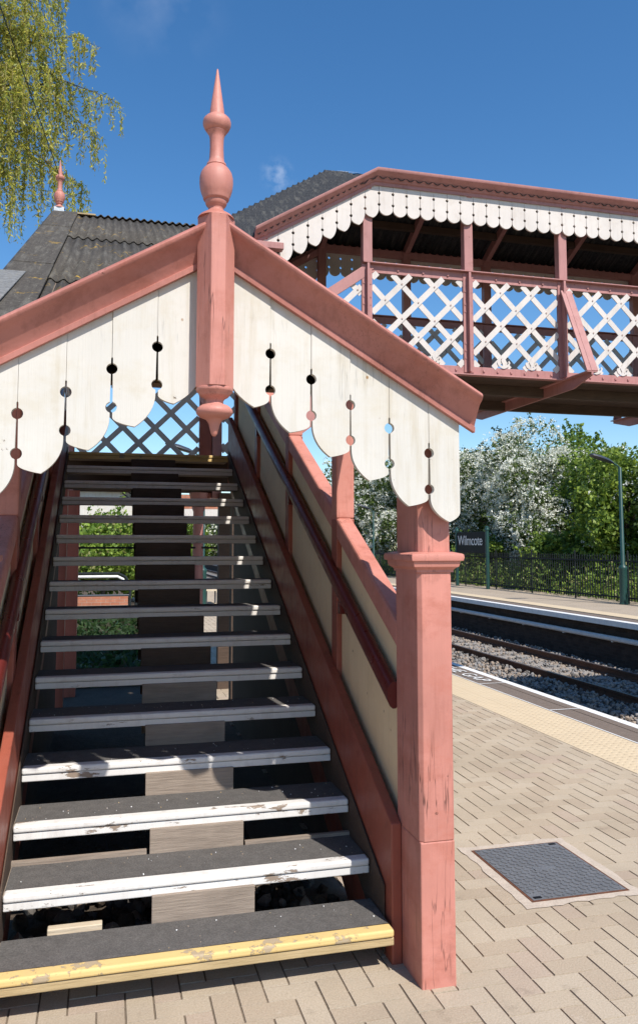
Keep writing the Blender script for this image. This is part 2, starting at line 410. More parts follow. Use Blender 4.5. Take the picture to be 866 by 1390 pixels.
# ballast stones
def ico():
    p = (1 + 5 ** .5) / 2
    v = np.array([(-1,p,0),(1,p,0),(-1,-p,0),(1,-p,0),(0,-1,p),(0,1,p),(0,-1,-p),(0,1,-p),(p,0,-1),(p,0,1),(-p,0,-1),(-p,0,1)], float)
    f = np.array([(0,11,5),(0,5,1),(0,1,7),(0,7,10),(0,10,11),(1,5,9),(5,11,4),(11,10,2),(10,7,6),(7,1,8),(3,9,4),(3,4,2),(3,2,6),(3,6,8),(3,8,9),(4,9,5),(2,4,11),(6,2,10),(8,6,7),(9,8,1)])
    return v / np.linalg.norm(v[0]), f
IV, IF = ico()
def rotmats(n):
    q = rng.normal(size=(n, 4)); q /= np.linalg.norm(q, axis=1)[:, None]; w, x, y, z = q.T
    return np.stack([1-2*(y*y+z*z), 2*(x*y-z*w), 2*(x*z+y*w), 2*(x*y+z*w), 1-2*(x*x+z*z), 2*(y*z-x*w), 2*(x*z-y*w), 2*(y*z+x*w), 1-2*(x*x+y*y)], 1).reshape(n, 3, 3)
def stones(name, pos, size, mats, probs, **kw):
    n = len(pos); M = rotmats(n)
    base = IV[None] * (1 + rng.uniform(-.28, .28, (n, 12, 1))) * (size[:, None, None] * rng.uniform(.65, 1.15, (n, 1, 3)))
    v = np.einsum('nij,nkj->nki', M, base) + pos[:, None]
    f = (IF[None] + (np.arange(n) * 12)[:, None, None]).reshape(-1, 3)
    mi = np.repeat(rng.choice(len(mats), n, p=probs), 20)
    return np_mesh(name, v.reshape(-1, 3), f, mats, mi, k=3, **kw)
n = 26000
yy = 6 + 36 * rng.random(n) ** 1.6; xx = rng.uniform(6.0, 10.95, n)
zz = -1.045 + rng.uniform(-.01, .05, n) + .05 * ((xx > 7.1) & (xx < 8.45))
inside = ((xx > 8.55) & (xx < 10)) | ((xx > 5.55) & (xx < 6.95)); zz[inside] -= .01
tag(stones('ballast', np.stack([xx, yy, zz], 1), rng.uniform(.024, .05, n), STONES, [.45, .35, .2]), 'loose grey and buff ballast stones between the rails', 'ballast', kind='stuff')

# writing on the near platform edge
def text_mesh(body, size, mat, name, ext=.002, parent=None, mw=None, spacing=1., xs=1.):
    cu = bpy.data.curves.new('t', 'FONT'); cu.body = body; cu.size = size; cu.extrude = ext; cu.space_character = spacing
    cu.align_x = 'CENTER'; cu.align_y = 'CENTER'
    ob = bpy.data.objects.new('t', cu); COL.objects.link(ob)
    dg = bpy.context.evaluated_depsgraph_get(); me = bpy.data.meshes.new_from_object(ob.evaluated_get(dg))
    bpy.data.objects.remove(ob)
    base = Vector((0, 0, 0))
    if parent is not None:
        r = parent
        while r.parent: r = r.parent
        base = Vector(r['_base'])
    me.transform(Matrix.Diagonal((xs, 1, 1, 1))); me.transform(mw); me.transform(Matrix.Translation(-base))
    me.materials.clear(); me.materials.append(mat)
    o = bpy.data.objects.new(name, me); COL.objects.link(o)
    if parent is not None: o.parent = parent
    return o
# facing the track: right is -Y, up is +X
def platform_text(y, label):
    mw = Matrix(((0, 1, 0, 4.475), (-1, 0, 0, y), (0, 0, 1, .0085), (0, 0, 0, 1)))
    o = text_mesh('MIND THE GAP', .255, WHITEL, 'painted_lettering', .0005, None, mw, 1.12, 1.15)
    me = o.data; b = Vector((4.475, y, .0085)); me.transform(Matrix.Translation(-b)); o.location = b
    tag(o, label, 'painted lettering', 'painted warnings along the platform edge')
platform_text(10.17, 'white painted MIND THE GAP on the asphalt edge beyond the right pink post')

# access cover
t = thing('access_cover', (2.19, 3.81, 0), 'grey cast iron access cover set in a pale mortar surround in the block paving', 'access cover')
m = MB(); g = np.random.default_rng(9); ring = []
for (ax, ay), (bx, by) in (((1.882,3.425),(2.505,3.435)), ((2.505,3.435),(2.51,4.19)), ((2.51,4.19),(1.885,4.185)), ((1.885,4.185),(1.882,3.425))):
    for k in range(14):
        f_ = k / 14; ring.append((ax + (bx - ax) * f_ + g.normal() * .006, ay + (by - ay) * f_ + g.normal() * .006))
n_ = len(ring); m.add([(a, b, .0035) for a, b in ring] + [(2.195, 3.81, .0036)], [(k, (k + 1) % n_, n_) for k in range(n_)]); m.build('mortar_surround', MORTAR, t)
m = MB(); m.box(1.935, 2.452, 3.482, 4.132, -.01, .0055); m.build('frame', RUST, t)
m = MB(); m.box(1.948, 2.44, 3.495, 4.12, -.006, .0075)
for i in range(16):
    for j in range(21):
        if (i < 2 and j < 2) or (i > 13 and j > 18): continue
        x = 1.966 + i * .0304; y = 3.512 + j * .0296; a = R(45 if (i + j) % 2 else -45); c, s_ = math.cos(a), math.sin(a)
        pts = [(-.0125,-.0045),(.0125,-.0045),(.0125,.0045),(-.0125,.0045)]
        m.prism([(x + p * c - q * s_, y + p * s_ + q * c) for p, q in pts], lambda a, b, d: (a, b, d), .007, .0115)
m.box(2.13, 2.25, 3.79, 3.83, .007, .0118)
m.build('lid', IRON, t)
m = MB(); m.box(1.96, 2.0, 3.505, 3.525, .0076, .0092); m.box(2.385, 2.425, 4.09, 4.11, .0076, .0092); m.build('lifting_hole', BLACKS, t)

# ------------------------------------------------------------------ stair
ST = thing('timber_staircase', (CX, 5.3, 0), 'timber stair with white edged open treads climbing up under the scalloped gable', 'staircase')
for i in range(NT_):
    y = NY0 + i * GO; z = NZ0 + i * RISE
    nm = NOSEY if i in (0, NT_ - 1) else (NOSE if i < 4 else NOSEU)
    fm = WOODY if i == 0 else nm
    tw = random.gauss(0, .002)
    m = MB(); m.box(L, RR, y + .012, y + .285, z - .05, z - .004)
    m.v = [(a, b, c + tw * (a - CX)) for a, b, c in m.v]
    tr = m.build('tread', WOODG, ST)
    m = MB(); m.box(L + .004, RR - .002, y - .004, y + .011, z - .058, z - .027); m.build('fascia', fm, tr, bevel=.004)
    m = MB(); m.box(L + .003, RR - .003, y - .012, y + .05, z - .025, z + .004); m.build('nosing', nm, tr, bevel=.009, seg=3)
    nx = 30; ys_ = [y + .0505 + random.uniform(-.002, .003) for _ in range(nx + 1)]
    m = MB(); xs_ = [L + .004 + (RR - L - .008) * k / nx for k in range(nx + 1)]
    vv = [(xs_[k], ys_[k], z + .0015) for k in range(nx + 1)] + [(xs_[k], y + .283, z + .0015) for k in range(nx + 1)]
    m.add(vv, [(k, k + 1, nx + 2 + k, nx + 1 + k) for k in range(nx)]); m.build('grip_surface', FELT, tr)
    # riser board in the middle
    if i < NT_ - 1:
        m = MB(); m.box(.205 + random.uniform(-.006, .006), .615 + random.uniform(-.006, .006), y + .287, y + .31, z - .16, z + RISE - .052)
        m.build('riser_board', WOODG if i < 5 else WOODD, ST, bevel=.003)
# thin strip under tread backs (ledges seen under the second and third treads)
for a, b, e in ((L, .195, .018), (.625, RR, .014)):
    m = MB(); m.box(a, b, NY0 + GO + .288, NY0 + GO + .31, NZ0 + RISE - .02, NZ0 + RISE + e); m.build('back_strip', WOODG, ST)
yT = NY0 + (NT_ - 1) * GO                        # landing edge
def yz(x): return lambda a, b, d: (d, a, b)
SHI, SLO = .345, -.30
for xs, nmx in (((1.122, 1.166), 0), ((mir(1.166), mir(1.122)), 1)):
    poly = [(3.13, -.01), (3.13, nose(3.13) + SHI), (yT + .1, nose(yT + .1) + SHI), (yT + .1, nose(yT + .1) + SLO), (3.17 + .55, -.01)]
    m = MB(); m.prism(poly, yz(0), xs[0], xs[1]); m.build('stringer', MAROON, ST, bevel=.006)
    a, b = (1.1655, 1.2) if not nmx else (mir(1.2), mir(1.1655))
    m = MB(); m.prism([(3.18, nose(3.18) + .1), (3.18, nose(3.18) + .19), (yT + .1, nose(yT + .1) + .19), (yT + .1, nose(yT + .1) + .1)], yz(0), a, b); m.build('capping', MAROON, ST)
    # worn cleat edge beneath the treads
    a, b = (1.1115, 1.1165) if not nmx else (mir(1.1165), mir(1.1115))
    m = MB(); m.prism([(3.2, nose(3.2) + .05), (yT, nose(yT) + .05), (yT, nose(yT) - .22), (3.6, nose(3.6) - .22), (3.2, .01)], yz(0), a, b)
    m.build('wall_string_lining', WOODD, ST)
    # carriage side boarding beneath the stair
    a, b = (1.17, 1.19) if not nmx else (mir(1.19), mir(1.17))
    m = MB(); m.prism([(4.0, -.01), (4.0, nose(4.0) - .1), (yT, nose(yT) - .1), (yT, -.01)], yz(0), a, b); m.build('side_boarding', WOODD, ST)
def raillike(x0, x1, relc, h, y0, y1): return [(y0, nose(y0) + relc - h / 2), (y1, nose(y1) + relc - h / 2), (y1, nose(y1) + relc + h / 2), (y0, nose(y0) + relc + h / 2)]
for sd in (0, 1):
    X = (lambda a, b: (a, b)) if sd == 0 else (lambda a, b: (mir(b), mir(a)))
    a, b = X(1.166, 1.25); m = MB(); m.prism(raillike(0, 0, 1.065, .11, 3.17, yT + .02), yz(0), a, b); m.build('top_rail', PINK, ST, bevel=.012)
    m = MB(); xm = 1.156 if sd == 0 else mir(1.156)
    y0, y1 = 3.179, yT + .05
    prof = [(.030 * math.cos(t) * (1 if abs(math.cos(t)) < 2 else 1), .05 * math.sin(t)) for t in [2 * math.pi * k / 14 for k in range(14)]]
    m.sweep(prof, [lambda p, q, y=y: (xm + p, y, nose(y) + .815 + q * 1.1) for y in (y0, y1)]); m.build('handrail', RAILP, ST, smooth=50)
    for k in range(4):
        y = 3.9 + k * 1.18; m = MB(); a, b = X(1.13, 1.18); m.box(a, b, y - .02, y + .02, nose(y) + .72, nose(y) + .78); m.build('rail_bracket', RAILP, ST)
    # panel boards (vertical boarding): one mesh with joints
    m = MB(); a, b = X(1.1635, 1.178) if 0 else X(1.192, 1.206); y = 3.2
    while y < yT:
        e = min(y + .142, yT)
        m.prism([(y, nose(y) + .15), (e, nose(e) + .15), (e, nose(e) + 1.000), (y, nose(y) + 1.000)], yz(0), a, b + random.uniform(-.0006, .0006)); y += .1435
    m.build('panel', CREAMB, ST)
    for yp in (4.06, 5.22, 6.40, 7.56):
        a, b = X(1.164, 1.262)
        ztop = min(2.27 + .51 * (yp - 3.05), 4.3)
        zs = nose(yp) + 1.12
        m = MB(); m.box(a, b, yp, yp + .1, nose(yp) + SHI - .2, zs); po = m.build('post', PINKSH, ST, bevel=.006)  # part below the rail: shade put into its colour
        m = MB(); m.box(a, b, yp - .001, yp + .1, zs + .001, ztop); m.build('upper_post', PINK, po, bevel=.008)
# newel posts with moulded caps
def newel(x0, x1, sx):
    y0, y1 = 2.93, 3.178
    m = MB(); m.box(x0, x1, y0, y1, -.012, .53); p = m.build('newel_post', PINK, ST, bevel=.006)
    ch = .016
    def oct(x0, x1, z0, z1):
        po = [(x0 + ch, y0), (x1 - ch * .4, y0), (x1, y0 + ch * .4), (x1, y1), (x0, y1), (x0, y0 + ch)]
        if sx < 0: po = [(x0 + x1 - a, b) for a, b in po]
        mm = MB(); mm.prism(po, lambda a, b, d: (a, b, d), z0, z1); return mm
    oct(x0, x1, .53, 1.548).build('shaft', PINK, p, bevel=.003)
    oct(x0 + .006, x1 - .004, 1.622, 2.34).build('upper_shaft', PINK, p, bevel=.003)
    prof = [(1.545, .006), (1.553, .006), (1.560, .012), (1.566, .022), (1.578, .026), (1.588, .027), (1.590, .036), (1.603, .039), (1.614, .037), (1.617, .032), (1.624, .004)]
    m = MB(); vs = []; n = len(prof)
    for z, e in prof: vs += [(x0 - e, y0 - e, z), (x1 + e, y0 - e, z), (x1 + e, y1 + e, z), (x0 - e, y1 + e, z)]
    m.add(vs, [(i * 4 + k, i * 4 + (k + 1) % 4, (i + 1) * 4 + (k + 1) % 4, (i + 1) * 4 + k) for i in range(n - 1) for k in range(4)] + [(3, 2, 1, 0), tuple((n - 1) * 4 + k for k in range(4))])
    m.build('cap_moulding', PINK, p, smooth=40)
newel(1.167, 1.307, 1); newel(mir(1.307), mir(1.167), -1)

# bits under the stair
m = MB(); m.box(-.19, .015, 3.385, 3.425, .03, .172); tag(m.build('timber_offcut', WOODP, loc=(-.09, 3.405, .03), bevel=.004), 'pale timber offcut standing in the rubble behind the bottom tread', 'timber offcut')
n = 420
pos = np.stack([rng.uniform(-.33, 1.05, n), rng.uniform(3.36, 4.3, n), rng.uniform(-.01, .03, n) ], 1)
tag(stones('rubble', pos, rng.uniform(.012, .05, n), [STONES[1], STONES[2], EARTH], [.3, .3, .4]), 'brown rubble and stones on the ground under the open treads', 'rubble', kind='stuff')
n = 160
pos = np.stack([rng.uniform(L + .03, RR - .03, n), 0 * rng.random(n), 0 * rng.random(n)], 1)
ti = rng.integers(0, 5, n); pos[:, 1] = NY0 + ti * GO + rng.uniform(.06, .27, n); pos[:, 2] = NZ0 + ti * RISE + .003
tag(stones('blossom_litter', pos, rng.uniform(.0012, .0036, n), [WHITEL, STONES[1], WOODY], [.45, .3, .25]), 'pale specks of fallen blossom and grit on the lower treads', 'litter', kind='stuff')

# ------------------------------------------------------------------ gable canopy over the foot of the stair
GC = thing('gable_canopy', (CX, 3.0, 2.0), 'pink and cream gable canopy with scalloped valance and tall turned finial over the stair foot', 'gable canopy')
GX = .366; VY = 2.872
def arch(w, h, T=65, n=9):
    T = R(T); return [(w * (1 - math.cos(T * k / n)) / (1 - math.cos(T)), -h * math.sin(T * k / n) / math.sin(T)) for k in range(n + 1)]
def board(xl, xr, zt_l, zt_r, hl, hr, tipx, tipz, r=.0195, s=.0046, drop=.036, T=50, gapw=.0006, left=True, right=True, cuspl=None, cuspr=None):
    """outline of a valance board; hl/hr = (top hole z, bottom hole z) at its left / right edge or None"""
    def side(x, hz, sg):
        # from top to bottom along an edge; sg=+1: left edge (notches go to +x)
        zt, zb = hz; o = [(x + sg * gapw, zt + r + .022), (x + sg * s * .7, zt + r + .018)]
        o += [(x + sg * (s + (r - s) * math.sin(a)) if 0 else x + sg * max(s * .7, r * math.sin(a)), zt + r * math.cos(a)) for a in [math.pi * k / 10 for k in range(11)]]
        o += [(x + sg * max(s, r * math.sin(a)), zb + r * math.cos(a)) for a in [math.pi * k / 10 for k in range(11)]]
        return o
    P = []
    if hl: P += [(xl + gapw, zt_l)] + side(xl, hl, 1); cl = hl[1] - drop
    else: P += [(xl, zt_l)]; cl = cuspl
    xl2 = xl + (s if hl else 0)
    w = tipx - xl2; h = cl - tipz
    P += [(xl2 + a, cl + b) for a, b in arch(w, h, T)]
    cr = hr[1] - drop if hr else cuspr
    xr2 = xr - (s if hr else 0)
    w = xr2 - tipx; h = cr - tipz
    P += [(xr2 - a, cr + b) for a, b in reversed(arch(w, h, T))][1:]
    if hr: P += list(reversed(side(xr, hr, -1))) + [(xr - gapw, zt_r)]
    else: P += [(xr, zt_r)]
    return P
hx = [.205, .3605, .513, .6685, .829]           # hole columns from the centre line
ht = [2.352, 2.264, 2.174, 2.092, 2.0]; hb = [2.215, 2.127, 2.040, 1.955, 1.86]
ht = [z + .004 for z in ht]; hb = [z + .004 for z in hb]
edges = [.045] + hx + [.955]
BS = .59; BTOP = 2.83
def barge_bottom(dx): return BTOP - .145 - BS * dx
for sg, nm in ((1, 'valance'), (-1, 'valance')):
    m = MB()
    for k in range(len(edges) - 1):
        a, b = edges[k], edges[k + 1]
        hl = (ht[k - 1], hb[k - 1]) if k > 0 else None
        hr = (ht[k], hb[k]) if k < 5 else None
        zt = lambda d: barge_bottom(d) + .05
        if k == 0: P = board(a, b, zt(a), zt(b), None, hr, a + .10, hb[0] - .066, cuspl=hb[0] + .07)
        elif k < 5: P = board(a, b, zt(a), zt(b), hl, hr, a + .48 * (b - a), hb[k] - .066)
        else: P = board(a, b, zt(a), zt(b), hl, None, a + .082, hb[4] - .125, cuspr=hb[4] - .085)
        dz = random.uniform(-.003, .003)
        fn = (lambda p, q, d, sg=sg, dz=dz: (GX + sg * p, VY + d + dz, q))
        m.prism(P, fn, 0, .022)
    m.build(nm, CREAM, GC)
# barge boards: moulded profile (p outwards, q across the slope)
prof = [(0, 0), (.024, 0), (.026, .020), (.020, .024), (.022, .030), (.034, .050), (.052, .078), (.066, .098), (.078, .108), (.088, .114), (.096, .122), (.098, .130), (.094, .139), (.084, .145), (.04, .148), (-.05, .148), (-.05, .10), (-.001, .10)]
ca = 1 / math.sqrt(1 + BS * BS)
for sg in (1, -1):
    x_in, x_out = .0, 1.012
    def fr(dx): return lambda p, q: (GX + sg * dx, VY - p, BTOP - .145 / 1 - BS * dx + q)
    m = MB(); m.sweep(prof, [fr(x_in), fr(.5), fr(x_out)]); m.build('barge_board', BARGE, GC, smooth=38)
    m = MB(); dx0, dx1 = .07, 1.0     # little roof behind the gable
    m.prism([(0, 0), (1.25, 0), (1.25, .02), (0, .02)], lambda a, b, d: (GX + sg * d, VY + .05 + a * max(0, 1 - d / 1.2), BTOP - .03 - BS * d + b), 0.001, 1.0); m.build('return_roof', ROOFM, GC)
    m = MB(); m.prism([(.05, barge_bottom(.05) + .09), (.98, barge_bottom(.98) + .09), (.98, barge_bottom(.98) + .02), (.05, barge_bottom(.05) + .02)], lambda a, b, d: (GX + sg * a, d, b), VY + .023, VY + .09); m.build('backing_rafter', WOODD, GC)
# octagonal king post with finial and pendant
PY = 2.815; a = .0665; c = .041
c2 = .066
octo = [(-a + c, -a), (a - c, -a), (a, -a + c2), (a, a - c2), (a - c, a), (-a + c, a), (-a, a - c2), (-a, -a + c2)]
m = MB(); m.prism([(GX - .007 + x, PY + y) for x, y in octo], lambda p, q, d: (p, q, d), 2.205, 2.822); kp = m.build('king_post', PINK, GC, bevel=.003)
fin = [(2.822,.0655),(2.826,.064),(2.833,.058),(2.842,.044),(2.850,.031),(2.858,.0265),(2.866,.029),(2.872,.035),(2.878,.038),(2.884,.039),(2.890,.0395),(2.893,.045),(2.897,.047),(2.902,.0475),(2.915,.053),(2.935,.0585),(2.955,.0605),(2.975,.060),(2.993,.0555),(3.007,.047),(3.015,.040),(3.020,.034),(3.022,.036),(3.029,.0345),(3.034,.029),(3.05,.0262),(3.09,.0245),(3.125,.0255),(3.138,.029),(3.148,.036),(3.151,.035),(3.154,.040),(3.163,.046),(3.174,.0505),(3.186,.051),(3.196,.048),(3.204,.041),(3.210,.033),(3.214,.027),(3.225,.0262),(3.26,.0215),(3.30,.0155),(3.34,.010),(3.37,.0055),(3.388,.003),(3.392,.0005)]
def finial(mb, cx, cy, z0, k=1.): mb.lathe([(z0 + (z - 2.822) * k, r * k) for z, r in fin], (cx, cy), 32); return mb
finial(MB(), GX - .009, PY, 2.822).build('finial', PINK, kp, smooth=50)
pen = [(2.206,.060),(2.204,.064),(2.197,.0655),(2.190,.063),(2.184,.056),(2.180,.055),(2.172,.047),(2.166,.036),(2.158,.031),(2.150,.031),(2.147,.033),(2.142,.048),(2.134,.058),(2.126,.0635),(2.118,.065),(2.110,.062),(2.102,.054),(2.096,.042),(2.092,.030),(2.088,.028),(2.084,.024),(2.075,.0195),(2.058,.0155),(2.042,.0115),(2.034,.007),(2.032,.001)]
MB().lathe(list(reversed(pen)), (GX - .007, PY), 32).build('pendant', PINK, kp, smooth=50)

# ------------------------------------------------------------------ roof over the stair and landing
RK = .51; RYR, RZR = 8.55, 5.10
RF = thing('stair_roof', (CX, 6.5, 3.5), 'weathered corrugated roof sloping down over the stair, with lichen and a small finial at its left end', 'roof')
def corrugated(name, mat, parent, fn, u0, u1, v0, v1, pitch, amp, nv=2, axis=None, th=.006, per=6):
    """fn(u,v,h)->xyz ; corrugations run along v unless axis given (phase = a*u+b*v)"""
    nu = int((u1 - u0) / pitch * per); vv = []; ff = []
    for j in range(nv + 1):
        v = v0 + (v1 - v0) * j / nv
        for i in range(nu + 1):
            u = u0 + (u1 - u0) * i / nu
            ph = (u if axis is None else axis[0] * u + axis[1] * v) / pitch * 2 * math.pi
            vv.append(fn(u, v, amp * math.sin(ph)))
    w = nu + 1
    for j in range(nv):
        for i in range(nu): ff.append((j * w + i, j * w + i + 1, (j + 1) * w + i + 1, (j + 1) * w + i))
    m = MB(); m.add(vv, ff); o = m.build(name, mat, parent, smooth=60)
    sm = o.modifiers.new('thick', 'SOLIDIFY'); sm.thickness = th; return o
# lower courses overlap by a small step
xl, xr = -.37, 1.30
corrugated('roof_sheet', ROOFM, RF, lambda u, v, h: (u, v, RZR - RK * (RYR - v) + h + .008), xl, xr, 6.75, RYR - .02, .074, .0115)
corrugated('roof_sheet', ROOFM, RF, lambda u, v, h: (u, v, RZR - RK * (RYR - v) + h - .006), xl, xr, 4.85, 6.85, .074, .0115)
corrugated('roof_sheet', ROOFM, RF, lambda u, v, h: (u, v, RZR - RK * (RYR - v) + h - .018), xl, xr, 3.0, 4.95, .074, .0115)
corrugated('rear_roof_sheet', ROOFM, RF, lambda u, v, h: (u, v, RZR - RK * (v - RYR) + h), -.5, xr, RYR + .02, 9.75, .074, .0115)
corrugated('ridge_cap', ROOFM, RF, lambda u, v, h: (u, RYR + v, RZR + .026 - abs(v) * .42 + h), -.36, 1.27, -.13, .13, .074, .0125, nv=4)
# flat verge flashing on the left
m = MB()
for (a, b, dz) in ((3.0, 5.3, .012), (5.2, 7.3, .018), (7.2, RYR, .024)):
    m.prism([(-.60, 0), (-.36, 0), (-.36, .012), (-.60, .012)], lambda p, q, d, dz=dz: (p, d, RZR - RK * (RYR - d) + q + dz), a, b)
m.build('verge_flashing', ROOFM, RF)
m = MB(); m.prism([(-.62, -.16), (-.60, -.16), (-.60, .02), (-.62, .02)], lambda p, q, d: (p, d, RZR - RK * abs(RYR - d) + q), 3.0, RYR); m.build('verge_board', ROOFD, RF)
m = MB(); m.prism([(-.62, -.16), (-.60, -.16), (-.60, .02), (-.62, .02)], lambda p, q, d: (p, d, RZR - RK * abs(RYR - d) + q), RYR, 9.75); m.build('verge_board', ROOFD, RF)
m = MB(); m.prism([(-.17, 0), (0, 0), (0, .02), (-.17, .02)], lambda p, q, d: (-.485 + p * .95 + (d - 4.8) * .03, d, RZR - RK * (RYR - d) + q * .3 + .028 + .012 * (4.82 - d)), 3.6, 4.82); m.build('loose_sheet', ROOFG, RF)
m = MB(); m.box(-.36, -.18, 8.40, 8.46, 5.06, 5.075); m.build('slipped_cap', WOODY, RF)
m = MB(); m.box(-.60, -.50, RYR - .05, RYR + .05, RZR - .25, RZR + .055); fp = m.build('finial_post', FLASH, RF)
finial(MB(), -.55, RYR, RZR + .055, .92).build('finial', PINK, fp, smooth=50)
SOFF = wood('brown_soffit_boards', (.26, .175, .115), (.46, .33, .235), .8, (12, 1, 12))
m = MB(); k = 0; x = -.575
while x < 1.27:
    dz = .002 * (k % 2); xe = min(x + .138, 1.322); m.prism([(x, 0), (xe, 0), (xe, .014), (x, .014)], lambda a, b, d, dz=dz: (a, d, RZR - RK * (RYR - d) - .044 + b + dz), 3.03, 8.45); x += .14; k += 1
m.build('soffit_boards', SOFF, RF)
for y in (3.3, 4.5, 5.7, 6.9, 8.0):
    m = MB(); m.box(-.58, 1.29, y - .03, y + .03, RZR - RK * (RYR - y) - .105, RZR - RK * (RYR - y) - .03); m.build('purlin', WOODD, RF)
for x in (-.44, CX, 1.20):
    m = MB(); m.beam((x, 3.02, RZR - RK * (RYR - 3.02) - .10), (x, RYR, RZR - .10), .05, .08); m.build('rafter', PINK, RF)
    m = MB(); m.beam((x, 9.7, RZR - RK * (9.7 - RYR) - .12), (x, RYR, RZR - .12), .05, .09); m.build('rafter', PINK, RF)

# ------------------------------------------------------------------ footbridge
FB = thing('covered_footbridge', (7.5, 8.6, -1.1), 'roofed footbridge with white lattice sides, pink ironwork and scalloped valances spanning the tracks', 'footbridge')
YN, YF = 7.70, 9.50
XS = [2.535 + 1.128 * k for k in range(10)]      # post lines
XE = XS[-1]
ZD0, ZD1, ZR = 3.43, 3.53, 4.55
def clip(px, pz, dx, dz, poly):
    t0, t1 = -1e9, 1e9; n = len(poly)
    for i in range(n):
        (ax, az), (bx, bz) = poly[i], poly[(i + 1) % n]
        nx, nz = -(bz - az), bx - ax            # inward normal for CCW
        den = nx * dx + nz * dz; num = nx * (ax - px) + nz * (az - pz)
        if abs(den) < 1e-9:
            if num > 0: return None
            continue
        t = num / den
        if den > 0: t0 = max(t0, t)
        else: t1 = min(t1, t)
    return (t0, t1) if t1 - t0 > .02 else None
def lattice(poly, fn, name, mat, parent, per=.365, w=.060, ph=(0, 0), rivets=True):
    m = MB(); cx = sum(p[0] for p in poly) / len(poly); cz = sum(p[1] for p in poly) / len(poly)
    st = per / math.sqrt(2); r2 = math.sqrt(.5); rv = []
    for s_, off in ((1, -.005), (-1, .005)):
        d = (r2, s_ * r2); nrm = (-d[1], d[0])
        for k in range(-12, 13):
            px = cx + ph[0] + nrm[0] * st * (k + .5); pz = cz + ph[1] + nrm[1] * st * (k + .5)
            c = clip(px, pz, d[0], d[1], poly)
            if not c: continue
            a0 = (px + d[0] * c[0], pz + d[1] * c[0]); a1 = (px + d[0] * c[1], pz + d[1] * c[1])
            q = [(a0[0] + nrm[0] * w / 2, a0[1] + nrm[1] * w / 2), (a0[0] - nrm[0] * w / 2, a0[1] - nrm[1] * w / 2), (a1[0] - nrm[0] * w / 2, a1[1] - nrm[1] * w / 2), (a1[0] + nrm[0] * w / 2, a1[1] + nrm[1] * w / 2)]
            m.prism(q, lambda a, b, dd: fn(a, b, dd), off - .0045, off + .0045)
    nb = len(m.f)
    if rivets:
        h = per / 2
        for i in range(-12, 13):
            for j in range(-12, 13):
                if (i + j) % 2 == 0: continue
                x = cx + ph[0] + i * h; z = cz + ph[1] + j * h
                ok = all((-(poly[(k + 1) % 4][1] - poly[k][1]) * (x - poly[k][0]) + (poly[(k + 1) % 4][0] - poly[k][0]) * (z - poly[k][1])) > .01 for k in range(4))
                if ok: m.prism([(x + .009 * math.cos(t), z + .009 * math.sin(t)) for t in [k * math.pi / 3 for k in range(6)]], lambda a, b, dd: fn(a, b, dd), -.016, -.009)
    o = m.build(name, [mat, RUSTP], parent)
    for i, p in enumerate(o.data.polygons): p.material_index = 1 if i >= nb else 0
    return o
RUSTP = paint('rivet_paint', (.42, .30, .26), (.2, .1, .07), (.2, .08, .05), .05)
def fleur(x, z, fn, parent, k=1.):
    P = [(-.012,0),(-.012,.05),(-.03,.085),(0,.135),(.03,.085),(.012,.05),(.012,0)]
    m = MB(); m.prism([(x + a * k, z + b * k) for a, b in P], fn, -.017, -.011)
    for sg in (1, -1):
        Q = [(.008,.0),(.03,.008),(.062,.03),(.078,.065),(.066,.088),(.052,.078),(.06,.062),(.045,.042),(.02,.03),(.008,.028)]
        m.prism([(x + sg * a * k, z + b * k) for a, b in Q], fn, -.0165, -.0115)
    m.build('fleur_ornament', WHITEB, parent)
def side(Y, out):
    """one lattice side of the span; out=-1 near side, +1 far side"""
    fnp = lambda a, b, d: (a, Y - out * d * -1 if 0 else Y + (d if out < 0 else -d), b)
    x0 = XS[0] - .05
    m = MB(); m.box(x0, XE, Y - .006, Y + .006, ZR - .09, ZR); m.box(x0, XE, Y - .055, Y + .055, ZR, ZR + .012)
    for k in range(int((XE - x0) / .28)): m.box(x0 + .1 + k * .28, x0 + .12 + k * .28, Y + out * .006 - .012, Y + out * .006 + .012, ZR - .06, ZR - .04)
    m.build('hand_rail', PINKB, FB, bevel=.003)
    m = MB(); m.box(x0, XE, Y - .007, Y + .007, ZD0, ZD1 + .005); m.box(x0, XE, Y + out * .008, Y + out * .075, ZD0, ZD0 + .012) if out > 0 else m.box(x0, XE, Y - .075, Y - .008, ZD0, ZD0 + .012)
    for k in range(int((XE - x0) / .16)): m.box(x0 + .06 + k * .16, x0 + .082 + k * .16, Y + out * .007 - .011, Y + out * .007 + .011, ZD0 + .05, ZD0 + .072)
    m.build('bottom_chord', PINKB, FB, bevel=.003)
    for i, x in enumerate(XS):
        m = MB(); m.box(x - .055, x + .055, Y - .016, Y + .016, ZD1 - .06, ZR - .01); m.box(x - .012, x + .012, Y + min(out * .07, 0), Y + max(out * .07, 0), ZD1 - .06, ZR - .01)
        for z in (3.62, 3.70, 3.78, 4.12, 4.2, 4.34):
            for s_ in (-.036, .036): m.box(x + s_ - .008, x + s_ + .008, Y - .022, Y + .022, z - .008, z + .008)
        m.build('lattice_post', PINKB, FB)
        m = MB(); m.box(x - .05, x + .05, Y - .045, Y + .045, ZR + .012, 5.42); m.build('roof_post', PINKB, FB, bevel=.006)
    for i in range(len(XS) - 1):
        a, b = XS[i] + .057, XS[i + 1] - .057; za, zb = ZD1 + .004, ZR - .089
        pl = lattice([(a, za), (b, za), (b, zb), (a, zb)], fnp, 'lattice_panel', WHITEB, FB, ph=(0, .0))
        if out < 0 and i < 5:
            for fx in (.34, .67): fleur(a + (b - a) * fx, za - .003, fnp, pl)
